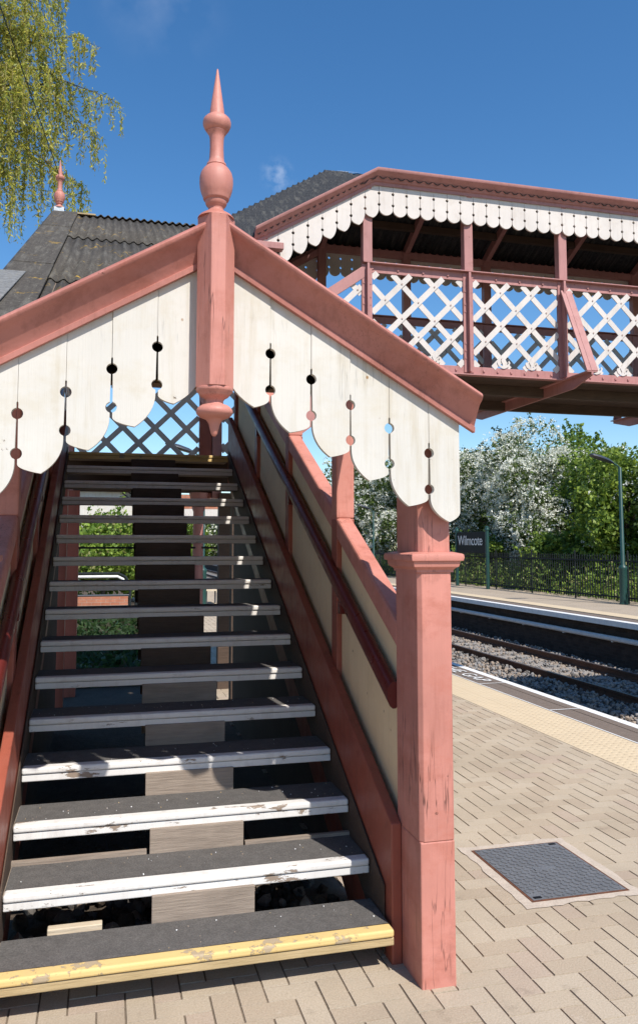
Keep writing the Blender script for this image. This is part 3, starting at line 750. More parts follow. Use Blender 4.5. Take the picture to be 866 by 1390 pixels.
    # cross-beam brackets every second bay
side(YN, -1); side(YF, 1)
for i in range(0, len(XS), 2):
    x = XS[i]
    m = MB(); m.prism([(7.16, ZD0 - .03), (7.16, ZD0 - .002), (10.04, ZD0 - .002), (10.04, ZD0 - .03), (9.7, ZD0 - .115), (7.5, ZD0 - .115)], lambda a, b, d: (d, a, b), x - .012, x + .012)
    m.box(x - .06, x + .06, 7.16, 10.04, ZD0 - .0015, ZD0 + .010)
    m.build('cross_beam', PINKB, FB)
    if i == 0: continue
    for Y, o_ in ((YN, -1), (YF, 1)):
        m = MB(); m.beam((x, Y + o_ * .045, ZR - .12), (x, Y + o_ * .50, ZD0 + .02), .016, .08, up=(1, 0, 0)); m.beam((x + .05, Y + o_ * .05, ZR - .12), (x + .05, Y + o_ * .505, ZD0 + .02), .075, .014, up=(0, 1, 0))
        m.build('side_stay', PINKB, FB)
# deck planks (run along the span)
m = MB(); k = 0; y = YN + .02
while y < YF - .05:
    m.box(XS[0] - .1, XE, y, y + .215, ZD0 + .012, ZD0 + .055 + .0006 * (k % 3)); y += .221; k += 1
m.build('deck', WOODD, FB)
m = MB(); m.box(XS[0], XE, 8.1, 8.18, ZD0 - .10, ZD0 + .010); m.box(XS[0], XE, 9.02, 9.10, ZD0 - .10, ZD0 + .010); m.build('deck_joist', WOODD, FB)

# roof of span and second flight: bend at XB
XB = 2.60; XL = 1.36; SS = .60
def zoff(x, xb=None):
    xb = XB if xb is None else xb
    return 0 if x >= xb else -SS * (xb - x)
EZ, RZ = 5.43, 5.93; RY = 8.60; YE0, YE1 = 7.56, 9.64
def roofz(x, y): return RZ - (RZ - EZ) * abs(y - RY) / (RY - YE0) + zoff(x, XB - .27 * (1 - abs(y - RY) / (RY - YE0)))
# level part
for y0, y1, nm in ((YE0, RY, 'roof_sheet'), (RY, YE1, 'roof_sheet')):
    corrugated(nm, ROOFD, FB, lambda u, v, h: (u, v, roofz(u, v) + h), 2.45, XE + .3, y0, y1, .1, .014, nv=1)
    corrugated('flight_roof_sheet', ROOFD, FB, lambda u, v, h: (u, v, roofz(u, v) + h + .01), 1.22, 2.47, y0, y1, .062, .015, nv=20, axis=(1., .43), per=8)
m = MB()
for k in range(5):
    x = 2.31 + k * .17; zz0 = .03 + .012 * (k % 2)
    m.add([(x, RY + .02, roofz(x, RY) + zz0), (x + .175, RY + .02, roofz(x + .175, RY) + zz0), (x + .20, RY - .26 - .03 * (k % 2), roofz(x + .2, RY - .27) + .022), (x - .01 + .16 * (k == 0), RY - .24, roofz(x + .1, RY - .24) + .024)], [(0, 1, 2, 3)])
m.build('ridge_flashing', FLASH, FB)
m = MB(); m.prism([(-.12, 0), (0, .0), (.12, 0), (0, .05)], lambda a, b, d: (d, RY + a, RZ + b - .03), 2.9, XE + .3); m.build('ridge_roll', ROOFD, FB)
# rafters and purlins
for i, x in enumerate([1.45, 2.0] + XS):
    for y0 in (YE0 + .05, YE1 - .05):
        m = MB(); m.beam((x, y0, roofz(x, y0) - .075), (x, RY, roofz(x, RY) - .075), .06, .10); m.build('rafter', PINKB, FB)
for y in (YE0 + .5, YE1 - .5, RY):
    m = MB(); m.box(XB, XE + .2, y - .03, y + .03, roofz(5, y) - .11, roofz(5, y) - .03); m.build('purlin', WOODD, FB)
# gutter / fascia moulding and valance on both sides
gprof = [(0, -.13), (.012, -.13), (.012, -.095), (.03, -.088), (.045, -.06), (.08, -.035), (.12, -.02), (.128, -.006), (.128, .01), (.115, .016), (.0, .016), (-.02, .0)]
def val_line(Y, out):
    fy = lambda p: Y + out * p
    m = MB(); zz_ = lambda x: EZ + .06 + zoff(x)
    m.sweep(gprof, [lambda p, q, x=x: (x, fy(p), zz_(x) + q) for x in (XL - .02, XB, XE + .3)]); m.build('gutter', PINKB, FB, smooth=35)
    m = MB(); w = .1516; s_ = .0022
    k = 0
    xs = [XB + .05 + w * i for i in range(int((XE - XB) / w))]; xs = [XB + .05 - w * i for i in range(8, 0, -1)] + xs
    for x in xs:
        zl, zr_ = zoff(x), zoff(x + w); zm = zoff(x + w / 2)
        dz = random.uniform(-.003, .003); dy = random.uniform(-.0015, .0015)
        hl = (5.285 + zl, 5.165 + zl); hr = (5.285 + zr_, 5.165 + zr_)
        tipx = x + w * (.5 if zl == zr_ else .56); tip = min(hl[1], hr[1]) - (.085 if zl != zr_ else .112)
        P = board(x, x + w, EZ - .03 + zl, EZ - .03 + zr_, hl, hr, tipx, tip + dz, r=.0155, s=.003, drop=.046 if zl == zr_ else .034, T=84 if zl == zr_ else 72, gapw=.0015)
        m.prism(P, lambda p, q, d: (p, fy(-.004 - d + dy) if 1 else 0, q), 0, .02)
    m.build('valance', WHITEB, FB)
    m = MB(); m.prism([(XL, 5.34 + zoff(XL)), (XB, 5.34), (XE + .2, 5.34), (XE + .2, 5.42), (XB, 5.42), (XL, 5.42 + zoff(XL))], lambda a, b, d: (a, d, b), *sorted((fy(-.03), fy(-.11)))); m.build('eaves_beam', PINKB, FB)
val_line(7.62, -1); val_line(9.58, 1)
m = MB(); m.box(1.30, 1.62, 7.50, 7.60, 4.545, 4.61); m.build('eaves_block', PINKB, FB, bevel=.004)

# landing and second flight
ZL = NZ0 + 15 * RISE
m = MB(); m.box(-.46, 1.22, yT + .29, YF, ZL - .055, ZL - .004); m.build('landing_floor', WOODD, FB)
for a, b in ((YF - .05, YF + .02), (yT + .3, yT + .37)):
    m = MB(); m.box(-.46, 1.22, a, b, ZL - .24, ZL - .056); m.build('landing_joist', WOODD, FB)
fnf = lambda a, b, d: (a, YF - d, b)
m = MB(); m.box(-.46, 1.22, YF - .03, YF + .03, ZL + 1.0, ZL + 1.1); m.box(-.46, 1.22, YF - .02, YF + .02, ZL - .05, ZL + .03); m.build('landing_rail', PINKB, FB)
lattice([(-.4, ZL + .03), (1.03, ZL + .03), (1.03, ZL + 1.0), (-.4, ZL + 1.0)], fnf, 'lattice_panel', WHITEB, FB, rivets=False, ph=(.02, 0))
lattice([(yT + .2, ZL + .03), (YF - .1, ZL + .03), (YF - .1, ZL + 1.0), (yT + .2, ZL + 1.0)], lambda a, b, d: (-.43 + d, a, b), 'lattice_panel', WHITEB, FB, rivets=False)
m = MB(); m.box(-.46, -.40, yT + .2, YF, ZL + 1.0, ZL + 1.1); m.box(-.46, -.40, yT + .2, YF, ZL - .05, ZL + .03); m.build('landing_rail', PINKB, FB)
for x, y in ((-.43, YF), (1.24, YN), (1.24, YF - .02)):
    m = MB(); m.box(x - .055, x + .055, y - .055, y + .055, ZL - .3, min(roofz(x, y) + .3 if x > 1.2 else RZR - RK * abs(y - RYR) - .06, 4.95 - (.34 if x > 1.2 else 0))); m.build('landing_post', PINKB, FB, bevel=.006)
m = MB(); m.box(1.035, 1.18, YF - .05, YF + .05, ZL - .3, 4.86); m.build('landing_post', MAROON, FB, bevel=.006)
# second flight: treads, strings, rails
for i in range(6):
    x = 1.30 + i * .235; z = ZL + (i + 1) * (ZD0 + .055 - ZL) / 6
    m = MB(); m.box(x, x + .26, YN + .08, YF - .08, z - .045, z); m.build('flight_tread', WOODD, FB)
def fz(x): return ZL + (x - 1.24) * (ZD0 + .05 - ZL) / (XS[0] - 1.24)
for Y, sg in ((YN, 1), (YF, -1)):
    m = MB(); m.prism([(1.24, fz(1.24) - .22), (XS[0], fz(XS[0]) - .2), (XS[0], fz(XS[0]) + .1), (1.24, fz(1.24) + .12)], lambda a, b, d: (a, d, b), Y - .02, Y + .02); m.build('flight_string', PINKB, FB)
    m = MB(); m.prism([(1.24, fz(1.24) + 1.0), (XS[0], ZR - .13), (XS[0], ZR), (1.24, fz(1.24) + 1.12)], lambda a, b, d: (a, d, b), Y - .02, Y + .02); m.build('flight_rail', PINKB, FB)
    lattice([(1.30, fz(1.3) + .1), (XS[0] - .06, fz(XS[0] - .06) + .1), (XS[0] - .06, ZR - .16), (1.30, fz(1.3) + 1.02)], (lambda a, b, d, Y=Y, sg=sg: (a, Y + sg * d, b)), 'lattice_panel', WHITEB, FB)
# cream boarding at the back of the landing
m = MB(); m.box(1.25, 2.5, YF + .03, YF + .05, 4.2, 4.62); m.build('rear_boarding', CREAMB, FB)
# columns carrying landing and span
def column(x, y, zt, zb=-.012, r=.065):
    m = MB(); m.lathe([(zb, r * 1.25), (zb + .06, r * 1.25), (zb + .08, r * 1.2), (zb + .16, r * 1.1), (zb + .2, r), (zt - .22, r * .92), (zt - .18, r * 1.2), (zt - .14, r * 1.0), (zt - .06, r * 1.5), (zt, r * 1.7)], (x, y), 20); m.build('support_column', PINKB, FB, smooth=50)
column(1.03, YF - .06, ZL - .24)
for x, y in ((-.37, YF - .06), (1.335, YF - .06), (-.43, yT + .3), (1.26, yT + .3)):
    m = MB(); m.box(x - .07, x + .07, y - .07, y + .07, -.012, ZL - .24); m.build('support_post', WOODD if x > 1 else MAROON, FB)
m = MB(); m.tube([(-.43, YF - .1, 1.62), (1.24, YF - .1, 1.62)], .012, 6); m.build('tie_rod', PLASTIC, FB)
column(3.36, YN + .2, ZD0 - .0, r=.07); column(3.66, YF - .2, ZD0 - .0, r=.08); column(XE - .6, YN + .2, ZD0, -.02, .08); column(XE - .6, YF - .2, ZD0, -.02, .08)

# ------------------------------------------------------------------ opposite platform furniture
FN = thing('metal_fence', (14.5, 32, -.03), 'dark green vertical bar fence along the back of the opposite platform', 'fence')
FX = 14.42; y = 12.0; npan = 0
pn = None; ps = None
while y < 75:
    if pn is None:
        m = MB(); m.box(FX - .02, FX + .02, -.022, .022, -.03, 1.42); m.lathe([(1.42, .024), (1.45, .028), (1.48, .018), (1.5, .002)], (FX, 0), 8)
        ps = m.build('fence_post', NAVYP, FN)
        m = MB(); m.box(FX - .012, FX + .012, .03, 2.67, .12, .165); m.box(FX - .012, FX + .012, .03, 2.67, 1.17, 1.215)
        for k in range(19):
            yy_ = .13 + k * .1355; m.box(FX - .011, FX + .011, yy_ - .011, yy_ + .011, .05, 1.31)
            m.add([(FX-.011,yy_-.024,1.31),(FX+.011,yy_-.024,1.31),(FX+.011,yy_+.024,1.31),(FX-.011,yy_+.024,1.31),(FX,yy_,1.40)], [(0,1,4),(1,2,4),(2,3,4),(3,0,4),(0,3,2,1)])
        pn = m.build('bar_panel', NAVYP, FN)
        p0, p1 = ps, pn
    else:
        p0, p1 = ps.copy(), pn.copy(); COL.objects.link(p0); COL.objects.link(p1)
    base = Vector(FN['_base'])
    p0.location = (0, y, 0); p1.location = (0, y, 0)
    y += 2.7
# meshes above were built with world x and y offset about 0: parts keep that offset
SB = thing('station_sign', (14.05, 29.5, -.02), 'black station name board lettered in white between two dark green posts', 'sign')
for y in (28.15, 30.9):
    m = MB(); m.tube([(14.05, y, -.02), (14.05, y, 2.22)], .072, 12); m.lathe([(2.22, .09), (2.27, .095), (2.30, .07), (2.34, .075), (2.38, .03), (2.385, .001)], (14.05, y), 12); m.build('sign_post', GREENP, SB, smooth=50)
m = MB(); m.box(14.02, 14.055, 28.2, 30.85, 1.34, 2.18); sb = m.build('board', BLACKS, SB, bevel=.01)
mw = Matrix(((0, 0, -1, 14.014), (-1, 0, 0, 29.6), (0, 1, 0, 1.82), (0, 0, 0, 1)))
text_mesh('Wilmcote', .56, WHITEL, 'lettering', .002, sb, mw, .92, 1.06)

def lamp(y, x, label, h=3.75):
    t = thing('street_lamp', (x, y, -.02), label, 'lamp post', 'lamp posts')
    m = MB(); m.lathe([(-.02, .13), (.02, .13), (.03, .115), (.95, .11), (1.0, .125), (1.04, .115), (1.08, .075), (1.1, .062), (h, .045), (h + .03, .02)], (x, y), 14); m.build('column', GREENP, t, smooth=50)
    m = MB(); m.tube([(x, y, h - .02), (x - .06, y, h + .06), (x - .2, y, h + .13), (x - .4, y, h + .19)], .022, 8); m.build('arm', GREENP, t, smooth=60)
    m = MB(); st = [(-.22, .05, .035), (-.38, .12, .075), (-.62, .15, .085), (-.88, .12, .06), (-.97, .04, .02)]
    vs = []; sg = 10
    for dx, w, hh in st:
        for k in range(sg):
            a = 2 * math.pi * k / sg; vs.append((x + dx, y + w * math.cos(a), h + .19 - (dx + .4) * .30 + hh * math.sin(a) * (1.1 if math.sin(a) > 0 else .6)))
    m.add(vs, [(i * sg + k, i * sg + (k + 1) % sg, (i + 1) * sg + (k + 1) % sg, (i + 1) * sg + k) for i in range(4) for k in range(sg)] + [tuple(range(sg)), tuple(4 * sg + k for k in range(sg))])
    m.build('lamp_head', LAMPH, t, smooth=60)
lamp(19.95, 14.15, 'tall dark green lamp post by the fence at the right edge, the nearest one', 3.85)
lamp(42.0, 14.15, 'distant thin lamp post seen between the stair rail and the right pink post', 3.5)
lamp(20.5, 2.35, 'lamp post on the near platform whose head shows through the landing lattice', 3.85)

# ------------------------------------------------------------------ vegetation
def quads(cen, size, asp=.62, down=None):
    n = len(cen); M = rotmats(n)
    u = M[:, :, 0]; v = M[:, :, 1]
    if down is not None:
        u = down; v = np.cross(u, M[:, :, 1]); v /= np.linalg.norm(v, axis=1)[:, None] + 1e-9
    su = size[:, None] * u; sv = (size * asp)[:, None] * v
    P = np.stack([cen - su, cen + sv * .9, cen + su, cen - sv * .9], 1).reshape(-1, 3)
    return P, np.arange(n * 4).reshape(n, 4)
def fbm_dirs(k, n): pass
def crown_points(n, c, rad, lobes, seed, shell=.5):
    g = np.random.default_rng(seed)
    L_ = []
    for i in range(lobes):
        d = g.normal(size=3); d /= np.linalg.norm(d); d[2] = d[2] * 1.1 + .05
        rr = g.uniform(.3, .85)
        L_.append((np.array(c) + d * np.array(rad) * rr, g.uniform(.22, .46)))
    per = n // lobes; out = []
    for cc, s in L_:
        d = g.normal(size=(per, 3)); d /= np.linalg.norm(d, axis=1)[:, None]
        r = (shell + (1 - shell) * g.random(per)) ; r *= 1 + .22 * np.sin(d[:, 0] * 5 + s * 40) * np.cos(d[:, 2] * 6 + s * 17)
        out.append(cc + d * r[:, None] * np.array(rad) * s)
    return np.concatenate(out), L_
def tree(name, x, y, z0, h, w, label, cat, group, leaves, probs, n, lobes, seed, size=.075, sprays=0, spray_mat=2, wy=None):
    t = thing(name, (x, y, z0), label, cat, group)
    wy = wy or w; c = (x, y, z0 + h * .5); rad = (w, wy, h * .50); n = int(n * 1.5); lobes = int(lobes * 1.25)
    P, L_ = crown_points(n, c, rad, lobes, seed)
    g = np.random.default_rng(seed + 1)
    P = P[P[:, 2] > z0 + .05]
    # loose twigs poking out at the top and sides
    tw = []
    for i in range(lobes * 3):
        cc, s = L_[i % lobes]; d = g.normal(size=3); d[2] = abs(d[2]) + .3; d /= np.linalg.norm(d)
        st = cc + d * np.array(rad) * s * .8; ln = g.uniform(.3, .9); k = int(ln * 40)
        tt = g.random(k)[:, None] * ln; tw.append(st + d * tt + g.normal(size=(k, 3)) * .045)
    P = np.concatenate([P] + tw)
    mi = g.choice(len(leaves), len(P), p=probs); sz = g.uniform(.6, 1.25, len(P)) * size
    if sprays:
        # flowering sprays: dense short rows of blossom lying on the outside of the lobes
        sp = []
        for i in range(sprays):
            cc, s = L_[g.integers(len(L_))]; d = g.normal(size=3); d[0] -= .25; d[2] += .35; d /= np.linalg.norm(d)
            st = cc + d * np.array(rad) * s * g.uniform(.86, 1.06)
            td = g.normal(size=3); td[2] -= .25; td -= d * td.dot(d) * .8; td /= np.linalg.norm(td) + 1e-9
            k = g.integers(9, 26); sp.append(st + td * (g.random(k)[:, None] * g.uniform(.25, .7)) + g.normal(size=(k, 3)) * .04)
        sp = np.concatenate(sp); P = np.concatenate([P, sp]); mi = np.concatenate([mi, np.full(len(sp), spray_mat)]); sz = np.concatenate([sz, g.uniform(.55, 1.1, len(sp)) * size * .6])
    V, F = quads(P, sz); np_mesh('crown', V, F, leaves, mi, parent=t)
    m = MB(); m.tube([(x, y, z0 - .1), (x + .05, y, z0 + h * .2), (x, y + .05, z0 + h * .4), (x, y, z0 + h * .75)], [.03 * h * .9, .025 * h, .018 * h, .004 * h], 8)
    for cc, s in L_[:14]:
        m.tube([(x, y, z0 + h * .28), tuple((Vector((x, y, z0 + h * .4)) + Vector(cc)) / 2 + Vector((0, 0, .15))), tuple(cc)], [.012 * h, .008 * h, .003 * h], 5)
    m.build('trunk', BARK, t, smooth=60)
    return t
G1 = 'flowering shrubs behind the far fence'; G2 = 'trees behind the far fence'
# hawthorns and maples behind the fence (near to far)
tree('hawthorn_tree', 19.0, 21.2, .1, 5.4, 2.5, 'white flecked hawthorn behind the lamp post at the right edge', 'tree', G2, LV_H, (.55, .39, .06), 17000, 28, 11, .085, 900)
tree('maple_tree', 17.6, 24.6, .05, 4.60, 2.0, 'bright green bush directly behind the fence left of the lamp post', 'bush', G2, LV_GW, (.42, .4, .18, 0), 16000, 28, 12, .085, 60, 3)
tree('maple_tree', 18.9, 28.2, .1, 5.6, 2.4, 'tall mid green tree filling the middle of the hedge', 'tree', G2, LV_GW, (.36, .42, .22, 0), 17000, 28, 13, .085, 130, 3)
tree('hawthorn_tree', 18.9, 33.4, .1, 6.3, 3.2, 'large white blossomed hawthorn to the right of the name board', 'tree', G1, LV_H, (.45, .45, .1), 18000, 32, 14, .085, 5000)
tree('hawthorn_tree', 17.0, 29.4, .05, 3.68, 1.7, 'low white hawthorn just behind the name board posts', 'bush', G1, LV_H, (.45, .45, .1), 10000, 20, 15, .08, 1300)
tree('hawthorn_tree', 17.6, 38.5, .1, 6.35, 2.9, 'white blossomed hawthorn partly hidden behind the right pink post', 'tree', G1, LV_H, (.45, .45, .1), 14000, 26, 16, .09, 2600)
tree('hawthorn_tree', 17.4, 45.0, .1, 6.99, 3.0, 'white blossomed hawthorn seen beside the distant lamp post', 'tree', G1, LV_H, (.45, .45, .1), 12000, 24, 17, .10, 1500)
tree('hawthorn_tree', 16.8, 52.5, .1, 7.73, 3.2, 'farthest white hawthorn above the stair top rail', 'tree', G1, LV_H, (.45, .45, .1), 11000, 24, 18, .11, 1200)
tree('field_tree', 22.0, 42.5, .2, 8.65, 2.8, 'grey green thin topped tree rising behind the white hawthorns', 'tree', G2, LV_B, (.5, .5), 11000, 24, 19, .1)
tree('field_tree', 23.0, 36.5, .2, 6.9, 2.6, 'dark green tree top behind the white hawthorn', 'tree', G2, LV_G, (.2, .45, .35), 11000, 24, 20, .1)
tree('field_tree', 22.5, 27.0, .2, 6.0, 2.6, 'yellow green tree rising behind the hedge on the right', 'tree', G2, [LV_G[0], LV_G[1], LV_H[2]], (.55, .4, .05), 13000, 24, 21, .09, 160)
tree('bramble_bush', 16.6, 26.8, .05, 2.12, 1.5, 'dark bramble bush low behind the fence in the middle', 'bush', G2, LV_G, (.2, .45, .35), 7000, 16, 41, .08)
tree('bramble_bush', 16.6, 33.6, .05, 1.84, 1.5, 'dark bramble bush behind the name board', 'bush', G2, LV_G, (.2, .45, .35), 6000, 16, 43, .08)
tree('bramble_bush', 17.0, 18.6, .05, 2.39, 1.6, 'bramble bush behind the fence at the very right edge', 'bush', G2, LV_G, (.3, .45, .25), 7000, 16, 44, .08)
tree('field_tree', 26.5, 31.5, .2, 6.6, 3.0, 'dark tree filling the gap behind the hedge on the right', 'tree', G2, LV_G, (.15, .45, .4), 11000, 24, 45, .11)
tree('field_tree', 26.0, 23.5, .2, 6.26, 3.0, 'dark tree behind the white flecked hawthorn at the right edge', 'tree', G2, LV_G, (.15, .45, .4), 11000, 24, 46, .11)
# understorey: grass and brambles behind the fence (nobody could count it)
n = 26000; g = np.random.default_rng(5)
P = np.stack([g.uniform(14.7, 17.6, n), 13 + 50 * g.random(n) ** 1.3, 0 * g.random(n)], 1)
P[:, 2] = .0 + (P[:, 0] - 14.7) * .1 + g.random(n) ** 1.5 * (.55 + .5 * np.sin(P[:, 1] * .9) ** 2)
V, F = quads(P, g.uniform(.04, .11, n), .5); tag(np_mesh('undergrowth', V, F, LV_U, g.choice(3, n, p=[.4, .45, .15])), 'lime green undergrowth of grass and brambles behind the bars of the fence', 'undergrowth', kind='stuff')

# beyond the stair foot
n = 26000; g = np.random.default_rng(6)
P = np.stack([g.uniform(-2.2, .85, n), g.uniform(9.9, 18.4, n), 0 * g.random(n)], 1); P[:, 2] = g.random(n) ** 1.6 * (.07 + .09 * np.sin(P[:, 0] * 4 + P[:, 1] * 2.3) ** 2)
LV_SHADE = [leaf('shaded_ivy_dark', (.03, .06, .018)), leaf('shaded_ivy_green', (.05, .09, .025)), leaf('shaded_ivy_brown', (.06, .055, .03))]  # leaf colours darkened to stand in for shade on the grass
V, F = quads(P, g.uniform(.03, .075, n), .6); tag(np_mesh('ground_cover', V, F, LV_SHADE, g.choice(3, n, p=[.5, .3, .2])), 'low ground cover with shade painted into its leaf colours seen through the open risers left of the middle boards', 'ground cover', kind='stuff')
m = MB(); m.box(-14, .55, 20.9, 21.15, -.012, .36); o = m.build('brick_wall', BRICKR, loc=(-3, 21, 0)); tag(o, 'low red brick wall seen through the open risers on the left', 'wall')
tree('garden_shrub', -.1, 23.6, 0, 2.5, 1.35, 'bright green shrub seen through the treads to the left of the middle boards', 'shrub', 'shrubs beyond the stair', LV_U, (.5, .42, .08), 9000, 20, 31, .07)
tree('garden_shrub', 1.2, 24.6, 0, 2.3, 1.1, 'bright green shrub behind the middle boards, right of the other one', 'shrub', 'shrubs beyond the stair', LV_U, (.5, .42, .08), 7000, 18, 32, .07)
tree('garden_tree', 5.8, 60, 0, 3.6, 2.0, 'distant green tree seen under the canopy through the treads', 'tree', None, LV_G, (.5, .35, .15), 6000, 16, 34, .12)
tree('garden_tree', 9.0, 62, 0, 4.2, 2.2, 'distant white flecked tree right of the round pink column', 'tree', None, LV_H, (.5, .4, .1), 6000, 16, 35, .12, 200)
BR = thing('guard_rail', (.0, 19.2, 0), 'pale topped metal guard rail in front of the green shrubs', 'barrier')
m = MB(); m.tube([(-3, 19.2, 1.0), (.28, 19.2, 1.0), (.44, 19.2, .92), (.55, 19.2, .74), (.55, 19.2, 0)], .03, 8); m.build('hoop', NAVYP, BR, smooth=60)
m = MB(); m.tube([(-3, 19.19, .93), (.26, 19.19, .93), (.38, 19.19, .87), (.47, 19.19, .72)], .032, 8); m.build('white_rail', WHITEL, BR, smooth=60)
m = MB(); m.tube([(-3, 19.2, .5), (.55, 19.2, .5)], .025, 8); m.tube([(-1.5, 19.2, 0), (-1.5, 19.2, .97)], .03, 8); m.build('lower_bar', LAMPH, BR, smooth=60)
m = MB(); m.box(.62, .92, 18.0, 18.2, -.012, 1.0); tag(m.build('equipment_box', NAVYP, loc=(.77, 18.1, 0), bevel=.01), 'dark grey box post beside the low brick wall', 'cabinet')
HT = thing('cream_outbuilding', (-.6, 33, 0), 'cream outbuilding with a sloping dark edged roof beyond the shrubs', 'building')
m = MB(); m.prism([(-3.5, 0), (1.9, 0), (1.9, 2.9), (.8, 3.75), (-3.5, 3.9)], lambda a, b, d: (a, d, b), 33, 37); m.build('wall', CREAM, HT)
m = MB(); m.prism([(-3.6, 3.92), (.82, 3.77), (2.05, 2.82), (2.05, 2.94), (.86, 3.89), (-3.6, 4.04)], lambda a, b, d: (a, d, b), 32.7, 37.2); m.build('roof', ROOFD, HT)
m = MB()
for k in range(2): m.prism([(.55 + k * .3, 3.72 - k * .1), (.62 + k * .3, 3.72 - k * .1), (1.75 + k * .12, 2.75 - k * .1), (1.68 + k * .12, 2.75 - k * .1)], lambda a, b, d: (a, d, b), 32.9, 32.96)
m.build('brace', ROOFD, HT)
CP = thing('platform_canopy', (3.4, 31, 0), 'platform canopy with brick red fascia and pale toothed valance seen between the treads', 'canopy')
m = MB(); m.box(2.4, 4.2, 30, 36, 3.45, 3.52); m.build('roof', ROOFD, CP)
m = MB(); m.box(2.4, 4.2, 29.9, 29.98, 2.98, 3.5); m.build('fascia', BRICKR, CP)
m = MB(); w = .13
for k in range(13): m.prism([(2.4 + k * w, 2.98), (2.4 + k * w, 2.68), (2.4 + k * w + w / 2, 2.6), (2.4 + k * w + w * .93, 2.68), (2.4 + k * w + w * .93, 2.98)], lambda a, b, d: (a, d, b), 29.9, 29.93)
m.build('valance', WHITEB, CP)
for x, y in ((2.5, 30.2), (4.1, 30.2), (2.5, 35.8), (4.1, 35.8)):
    m = MB(); m.box(x - .05, x + .05, y - .05, y + .05, -.012, 3.45); m.build('post', PINKB, CP)
BN = thing('platform_bench', (2.85, 22.5, 0), 'pale bench on the platform seen behind the round pink column', 'bench')
m = MB(); m.box(2.6, 3.1, 21.8, 23.4, .42, .46); m.build('seat', WOODP, BN)
m = MB(); m.box(2.56, 2.60, 21.8, 23.4, .5, .9); m.build('backrest', WOODP, BN)
for y in (21.95, 23.2):
    m = MB(); m.box(2.62, 2.66, y, y + .05, -.01, .42); m.box(3.02, 3.06, y, y + .05, -.01, .42); m.build('leg', LAMPH, BN)

# weeping willow at the upper left
WX, WY = -5.2, 14.2
W = thing('weeping_willow', (WX, WY, 0), 'weeping willow with hanging yellow green strands at the upper left', 'tree')
g = np.random.default_rng(3)
limbs = []
def limb(p0, p1, sag=.5, n=9):
    p0, p1 = np.array(p0), np.array(p1)
    return [tuple(p0 + (p1 - p0) * t + np.array((0, 0, sag * math.sin(math.pi * t) * (1 - .35 * t)))) for t in np.linspace(0, 1, n)]
crotch = np.array((WX + .4, WY, 6.2))
ends = [(-.25, 13.0, 10.0), (-.02, 13.1, 9.2), (-.15, 13.3, 8.6), (-.75, 12.7, 10.7), (-.45, 13.5, 9.5), (-1.1, 12.6, 9.3), (-1.2, 13.4, 10.6), (-1.6, 12.8, 8.6), (-.9, 13.2, 8.4), (-1.7, 13.6, 9.9), (-1.4, 12.4, 11.3), (-2.4, 12.9, 10.6), (-2.6, 13.6, 9.4), (-.5, 13.9, 8.0), (-2.0, 12.2, 8.6), (-1.05, 13.9, 11.2), (-.7, 12.9, 7.7), (-1.5, 12.9, 7.6), (-1.9, 13.2, 11.6), (-1.0, 13.0, 10.1), (-1.6, 13.1, 9.3)]
NF = len(ends)
ends += [(WX + 3.6 * math.cos(a), WY + 3.4 * math.sin(a), g.uniform(9, 11.5)) for a in np.linspace(.9, 5.6, 13)]
mbL = MB(); mbL.tube([(WX, WY, -.1), (WX + .1, WY, 2.2), (WX + .25, WY + .05, 4.5), tuple(crotch)], [.42, .34, .28, .22], 12)
for e in ends:
    l_ = limb(crotch, e, g.uniform(1.0, 1.9), 12)
    l_ = [tuple(np.array(p) + g.normal(size=3) * (.05 if 0 < i < 11 else 0) + np.array((0, 0, .25 - .25 * (max(0, i - 6) / 5) ** 2 * 2))) for i, p in enumerate(l_)]; limbs.append(l_)
    mbL.tube(l_, list(np.linspace(.085, .004, len(l_)) ** 1.15), 6)
mbL.build('trunk', BARK, W, smooth=60)
cen = []; dn = []; mi = []; mbS = MB()
for li, l_ in enumerate(limbs):
    front = li < NF; pts = np.array(l_); ns = 40 if front else 10
    for s_ in range(ns):
        t = g.uniform(.42, 1.0) ** .75 * (len(pts) - 1); i = min(int(t), len(pts) - 2); p = pts[i] + (pts[i + 1] - pts[i]) * (t - i)
        sd = g.normal(size=3) * .28; sd[2] = abs(sd[2]) * .4
        ln = g.uniform(.5, 1.35) * (.75 + .9 * (1 - t / (len(pts) - 1))) + (.5 if p[0] < -1.0 else 0)
        k = int(ln / .021); path = []; q = p.copy(); v = sd + np.array((0, 0, .06)) + (pts[-1] - pts[-3]) * .25
        for j in range(12):
            path.append(tuple(q)); q = q + v * (ln / 12) / max(np.linalg.norm(v), .3); v = v * .72 + np.array((g.normal() * .06, g.normal() * .06, -.36))
        path = np.array(path)
        if g.random() < .6: mbS.tube([tuple(a) for a in path[::3]] + [tuple(path[-1])], [.006, .005, .004, .003, .002], 3)
        tt = np.clip((np.round(g.random(k) * 9 + g.random()) + g.normal(size=k) * .22) * 1.08, 0, 10.98); ii = tt.astype(int); pp = path[ii] + (path[ii + 1] - path[ii]) * (tt - ii)[:, None]
        d = g.normal(size=(k, 3)) * .55; d[:, 2] -= .75; d /= np.linalg.norm(d, axis=1)[:, None]
        cen.append(pp + d * .03 + g.normal(size=(k, 3)) * .018); dn.append(d); mi.append(g.choice(3, k, p=[.45, .33, .22]))
cen = np.concatenate(cen); dn = np.concatenate(dn); mi = np.concatenate(mi)
V, F = quads(cen, g.uniform(.026, .052, len(cen)), .30, dn); np_mesh('foliage', V, F, LV_W, mi, parent=W)
tag(mbS.build('strands', TWIG, W), kind='stuff')

